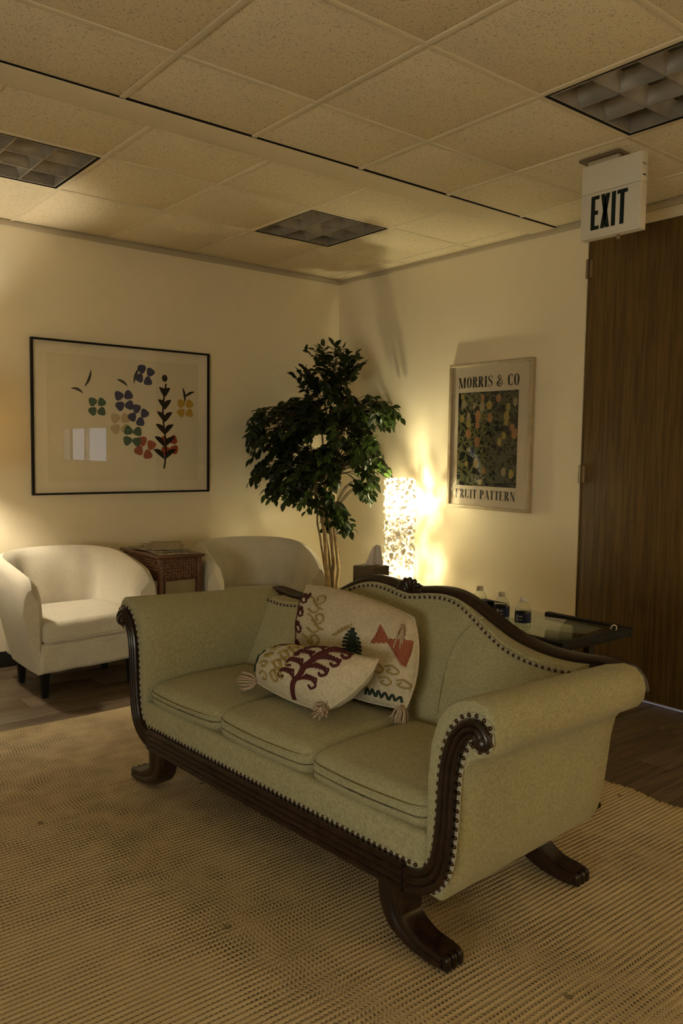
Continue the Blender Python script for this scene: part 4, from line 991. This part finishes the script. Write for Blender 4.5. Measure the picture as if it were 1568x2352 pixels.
for (bx, by, rx, ry, cnt) in blobs:
    for c in range(int(cnt * 1.9 + .5)):
        a = lr.uniform(0, 2 * PI); q = lr.random() ** .5; tx, ty = bx + rx * q * math.cos(a), by + ry * q * math.sin(a)
        dd = max(-.40, min(.30, lr.gauss(0, .16) * (1 - .4 * (by < 900)))); mid = tp(tx, ty, dd); wv = mid + TL; wv.x = min(wv.x, -.08); wv.y = min(wv.y, -.08); mid = wv - TL
        st0 = min(spine, key=lambda p: abs(p.z - (mid.z - .10))); out = mid - st0; out.z = 0
        out = out.normalized() if out.length > .03 else Vector((lr.gauss(0, 1), lr.gauss(0, 1), 0)).normalized()
        out = (out + Vector((lr.gauss(0, .5), lr.gauss(0, .5), 0))).normalized(); up_ = by < 880
        tip = mid + out * .055 + Vector((0, 0, .05 if up_ else -.055)); root_ = mid - out * .045 + Vector((0, 0, -.05 if up_ else .030))
        P = [Vector(p) for p in interp([tuple(st0), tuple(st0.lerp(root_, .6) + Vector((0, 0, .05))), tuple(root_), tuple(mid), tuple(tip)], 17)]
        tw.tube(P, np.linspace(.0032, .0009, 17), 4)
        for i in range(8, 17):
            for sd in ((-1, 1) if i < 16 else (0,)):
                if lr.random() < .32: continue
                t = (P[i] - P[i - 1]).normalized(); sv = t.cross(Vector((0, 0, 1))); sv = sv.normalized() if sv.length > 1e-3 else Vector((1, 0, 0))
                d = (t * .5 + sv * sd * .8 + Vector((lr.gauss(0, .3), lr.gauss(0, .3), (.1 if up_ else -.45) + lr.gauss(0, .3)))).normalized()
                up = Vector((lr.gauss(0, .5), lr.gauss(0, .5), 1)) - (AF * .5); yv = up.cross(d).normalized(); zv = d.cross(yv); ln = lr.uniform(.046, .074)
                p = P[i]; Mx = Matrix(((d.x * ln, yv.x * ln, zv.x * ln, p.x), (d.y * ln, yv.y * ln, zv.y * ln, p.y), (d.z * ln, yv.z * ln, zv.z * ln, p.z), (0, 0, 0, 1)))
                e = p + d * ln + TL
                if e.x > -.01 or e.y > -.01: continue
                leaves.append(((p + TL - CAM).dot(AF), Mx))
leaves.sort(key=lambda q: q[0])
tw.obj('twigs', mk('twig_bark', (.075, .055, .028), .8, .2), tree)
for _, Mx in leaves[:300]: inst('leaf', leaf_me, tree, mat=Mx)
g = G()
for _, Mx in leaves[300:]: g.add([tuple(Mx @ Vector(v)) for v in LV], LF)
stuff(g.obj('leaves', M['leaf'], tree))

# ------------------------------------------------------------------ glowing petal column lamp
LX, LY = -.25, -1.030
lamp = empty('floor_lamp', (LX, LY, 0)); tag(lamp, 'glowing white column floor lamp covered in shell petals beside the poster', 'lamp')
G().lathe([(.11, 0), (.11, .012), (.10, .018), (.012, .022), (.010, .06)], 28).obj('base', M['brass'], lamp)
g = G()
for k in range(6):
    a = k * PI / 3; g.tube([(.080 * math.cos(a), .080 * math.sin(a), .05), (.080 * math.cos(a), .080 * math.sin(a), 1.155)], .0016, 5)
for z in np.linspace(.06, 1.155, 7): g.tube([(.080 * math.cos(a), .080 * math.sin(a), z) for a in np.linspace(0, 2 * PI, 25)], .0016, 5, cap=False)
g.tube([(0, 0, .02), (0, 0, 1.01)], .006, 6); g.obj('wire_frame', M['brass'], lamp)
for z in (.50, 1.04): G().lathe([(.0001, -.045), (.018, -.038), (.030, -.012), (.030, .012), (.020, .034), (.013, .05), (.012, .07)], 14, (.0, .0, z)).obj('bulb', emit('bulb_glow', (1, .89, .52), L_PETAL * (1 if z > .8 else .45)), lamp)
NP = 4; PV = []; PF = []
for i in range(NP):
    for j in range(NP):
        u, v = i / (NP - 1) * 2 - 1, j / (NP - 1) * 2 - 1; k = 1 - .25 * abs(u * v); x, y = u * k, v * k
        PV.append((x, y, .45 * (x * x) - .25 * y * y + .15 * x * y))
for i in range(NP - 1):
    for j in range(NP - 1): PF.append((i * NP + j, (i + 1) * NP + j, (i + 1) * NP + j + 1, i * NP + j + 1))
petal_me = G().add(PV, PF).mesh('petal', M['petal'])
pr_ = random.Random(9); pets = []
tocam = Vector((CAM.x - LX, CAM.y - LY, 0)).normalized()
z = .05
while z < 1.185:
    n = 27
    for k in range(n):
        a = 2 * PI * (k + pr_.uniform(-.3, .3)) / n; rad = .094 + pr_.uniform(-.010, .014); zz_ = z + pr_.uniform(-.012, .012); rv = Vector((math.cos(a), math.sin(a), 0))
        nv = (rv + Vector((pr_.gauss(0, .45), pr_.gauss(0, .45), pr_.gauss(0, .5)))).normalized(); tx = nv.orthogonal().normalized(); tx = Matrix.Rotation(pr_.uniform(0, 6.3), 3, nv) @ tx; ty = nv.cross(tx); s_ = pr_.uniform(.0135, .0200)
        p = rv * rad + Vector((0, 0, zz_)); Mx = Matrix(((tx.x * s_, ty.x * s_, nv.x * s_, p.x), (tx.y * s_, ty.y * s_, nv.y * s_, p.y), (tx.z * s_, ty.z * s_, nv.z * s_, p.z), (0, 0, 0, 1)))
        pets.append((rv.dot(tocam) + (0 if zz_ > .48 else -3), Mx))
    z += .0240
pets.sort(key=lambda q: -q[0])
for _, Mx in pets[:300]: inst('petal', petal_me, lamp, mat=Mx)
g = G()
for _, Mx in pets[300:]: g.add([tuple(Mx @ Vector(v)) for v in PV], PF)
stuff(g.obj('petals', M['petal'], lamp))

# ------------------------------------------------------------------ shaded floor lamp beside the armchair (just outside the frame)
def shaded_lamp(loc, label, L_, col):
    fl = empty('floor_lamp', loc); tag(fl, label, 'lamp')
    G().lathe([(.13, 0), (.13, .014), (.11, .022), (.02, .030)], 28).obj('base', M['brass'], fl)
    G().tube([(0, 0, .02), (0, 0, 1.39)], .011, 10).obj('pole', M['brass'], fl)
    sh = G().lathe([(.205, 1.260), (.160, 1.74), (.158, 1.74), (.203, 1.260), (.205, 1.260)], 36); sh.f = [f for f in sh.f if len(f) == 4]
    sh = fixn(sh.obj('lamp_shade', M['shade'], fl)); g = G()
    for k in range(3): a = k * 2 * PI / 3; g.tube([(0, 0, 1.40), (.19 * math.cos(a), .19 * math.sin(a), 1.40)], .002, 5)
    g.obj('shade_spider', M['brass'], sh)
    G().lathe([(.0001, 1.52), (.02, 1.515), (.03, 1.49), (.028, 1.46), (.014, 1.42), (.013, 1.38)], 14).obj('bulb', emit('bulb_glow_' + str(L_), col, L_), fl)
shaded_lamp((-3.03, -.36, 0), 'shaded floor lamp standing beside the white armchair under the floral print', L_FLOOR, (1, .90, .68))
shaded_lamp((-1.05, -6.7, 0), 'shaded floor lamp standing on bare planks in front of the side window', L_REAR, (1, .85, .40))

# ------------------------------------------------------------------ glass console table behind the sofa
TZ = .668; tx0, tx1, ty0, ty1 = -1.63, -1.15, -3.42, -2.62
tb = empty('console_table', ((tx0 + tx1) / 2, (ty0 + ty1) / 2, .013)); tag(tb, 'glass topped console table with square black metal frame behind the sofa', 'table')
cx, cy = tb.location.x, tb.location.y; hx, hy = (tx1 - tx0) / 2, (ty1 - ty0) / 2; b = .032
G().rbox(-hx + b + .001, hx - b - .001, -hy + b + .001, hy - b, TZ - .012, TZ - .002, .001, 1).obj('glass_top', M['table_glass'], tb, smooth='auto')
for e in (-1, 1):
    o = G(); yo = e * hy; yi = e * (hy - (.42 if e < 0 else .14)); ya, yb = sorted((yo, yi))
    o.rbox(hx - b, hx, ya, yb, TZ - .034, TZ, .0015, 1); o.rbox(-hx, -hx + b, ya, yb, TZ - .034, TZ, .0015, 1)
    ya, yb = sorted((yo, yo - e * b)); o.rbox(-hx + b, hx - b, ya, yb, TZ - .034, TZ, .0015, 1)
    fr = o.obj('end_frame', M['black'], tb, smooth='auto')
    ya, yb = sorted((yo - e * .002, yo - e * .030))
    G().rbox(-.064, -.036, ya, yb, .0, TZ - .034, .0015, 1).obj('leg', M['black'], tb, smooth='auto')
    ya, yb = sorted((yo + e * .055, yo - e * .24)); G().rbox(-.070, -.030, ya, yb, .0, .018, .0015, 1).obj('foot_bar', M['black'], tb, smooth='auto')
    if e < 0:
        pts = [(hx - .105 + .012 * math.cos(t), -hy + .020 + .003 * t, TZ + .0025 + .010 * (1 + math.sin(t)) * .9) for t in np.linspace(-.5 * PI, 1.35 * PI, 16)]
        G().tube(pts, .0025, 6).obj('clear_bumper', M['cap'], fr)
# water bottles
def bottle(x, y, rz, label):
    root = empty('water_bottle', (x, y, TZ + .0115), rz)
    body = [(.0001, .003), (.020, .002), (.028, .0), (.0315, .005), (.0325, .014), (.0308, .020), (.0325, .027), (.0325, .072), (.0318, .076), (.0322, .080), (.0300, .088), (.0240, .099), (.0170, .108), (.0130, .113), (.0122, .119)]
    G().lathe(body, 24).obj('bottle_body', M['bottle'], root)
    wt = [(.0001, .005), (.026, .004), (.0300, .008), (.0308, .014), (.0292, .020), (.0308, .027), (.0308, .076), (.0303, .081), (.0001, .081)]
    G().lathe(wt, 20).obj('water', M['water'], root)
    lab = G().lathe([(.0328, .031), (.0330, .032), (.0330, .069), (.0328, .070)], 28); lab.f = [f for f in lab.f if len(f) == 4]; lab = lab.obj('paper_label', M['blabel'], root)
    g = G(); P = []
    for a in np.linspace(-.55, .25, 8): P.append([(.0333 * math.cos(a), .0333 * math.sin(a), z) for z in (.036, .065)])
    g.grid(P[:3]); g.grid([[q for q in ((p[0][0], p[0][1], .055), (p[1][0], p[1][1], .060))] for p in P[3:]]); g.grid([[q for q in ((p[0][0], p[0][1], .043), (p[1][0], p[1][1], .046))] for p in P[3:]]); g.obj('label_print', M['blabel2'], lab)
    g = G().lathe([(.0001, .131), (.013, .131), (.0142, .129), (.0146, .1165), (.0135, .1155)], 24); g.obj('cap', M['cap'], root)
    g = G().lathe([(.0165, .1115), (.0165, .1140), (.0125, .1140)], 20); g.obj('neck_ring', M['bottle'], root)
    return tag(root, label, 'bottle', 'water bottles on the console table')
bottle(-1.545, -3.165, R(200), 'small water bottle with blue label standing closest to the bare black table frame')
bottle(-1.522, -3.035, R(215), 'small water bottle with blue label, the middle one of three')
bottle(-1.490, -2.885, R(190), 'small water bottle with blue label, the one standing nearest the tissue box')
# tissue box
EZ = .560; et = empty('end_table', (-1.00, -1.60, .0)); tag(et, 'small square dark wooden end table carrying the tissue box behind the sofa', 'table')
G().rbox(-.14, .14, -.14, .14, EZ - .022, EZ, .004, 2).obj('table_top', M['darkwood'], et, smooth='auto'); G().rbox(-.115, .115, -.115, .115, EZ - .075, EZ - .022, .003, 1).obj('apron', M['darkwood'], et, smooth='auto')
for sx in (-1, 1):
    for sy in (-1, 1): G().rbox(sx * .105 - .014, sx * .105 + .014, sy * .105 - .014, sy * .105 + .014, 0, EZ - .022, .003, 1).obj('leg', M['darkwood'], et, smooth='auto')
bx = empty('tissue_box', (-1.00, -1.60, EZ + .0006), R(12)); s_ = .0735
G().rbox(-s_, s_, -s_, s_, 0, .150, .008, 4).obj('box_cover', M['boxdark'], bx)
for (x, y) in ((-s_, -s_), (s_, -s_), (s_, s_), (-s_, s_)): G().rbox(x - .004, x + .004, y - .004, y + .004, .004, .148, .003, 1).obj('corner_seam', M['boxdark'], bx)
P = []
for i in range(9):
    t = i / 8; row = []
    for j in range(9):
        u = j / 8 * 2 - 1; wd = .050 * (1 - .48 * t) ; row.append((.012 + .026 * t + u * wd * .80, -.01 + u * wd * -.55 + .010 * math.sin(u * 5 + t * 2) * (1 - .3 * t), 0.146 + .125 * t - .012 * abs(u) * t))
    P.append(row)
o = G().grid(P).obj('tissue', M['tissue'], bx); md = o.modifiers.new('thick', 'SOLIDIFY'); md.thickness = .002
tag(bx, 'dark woven tissue box with a tissue sticking out', 'tissue box')
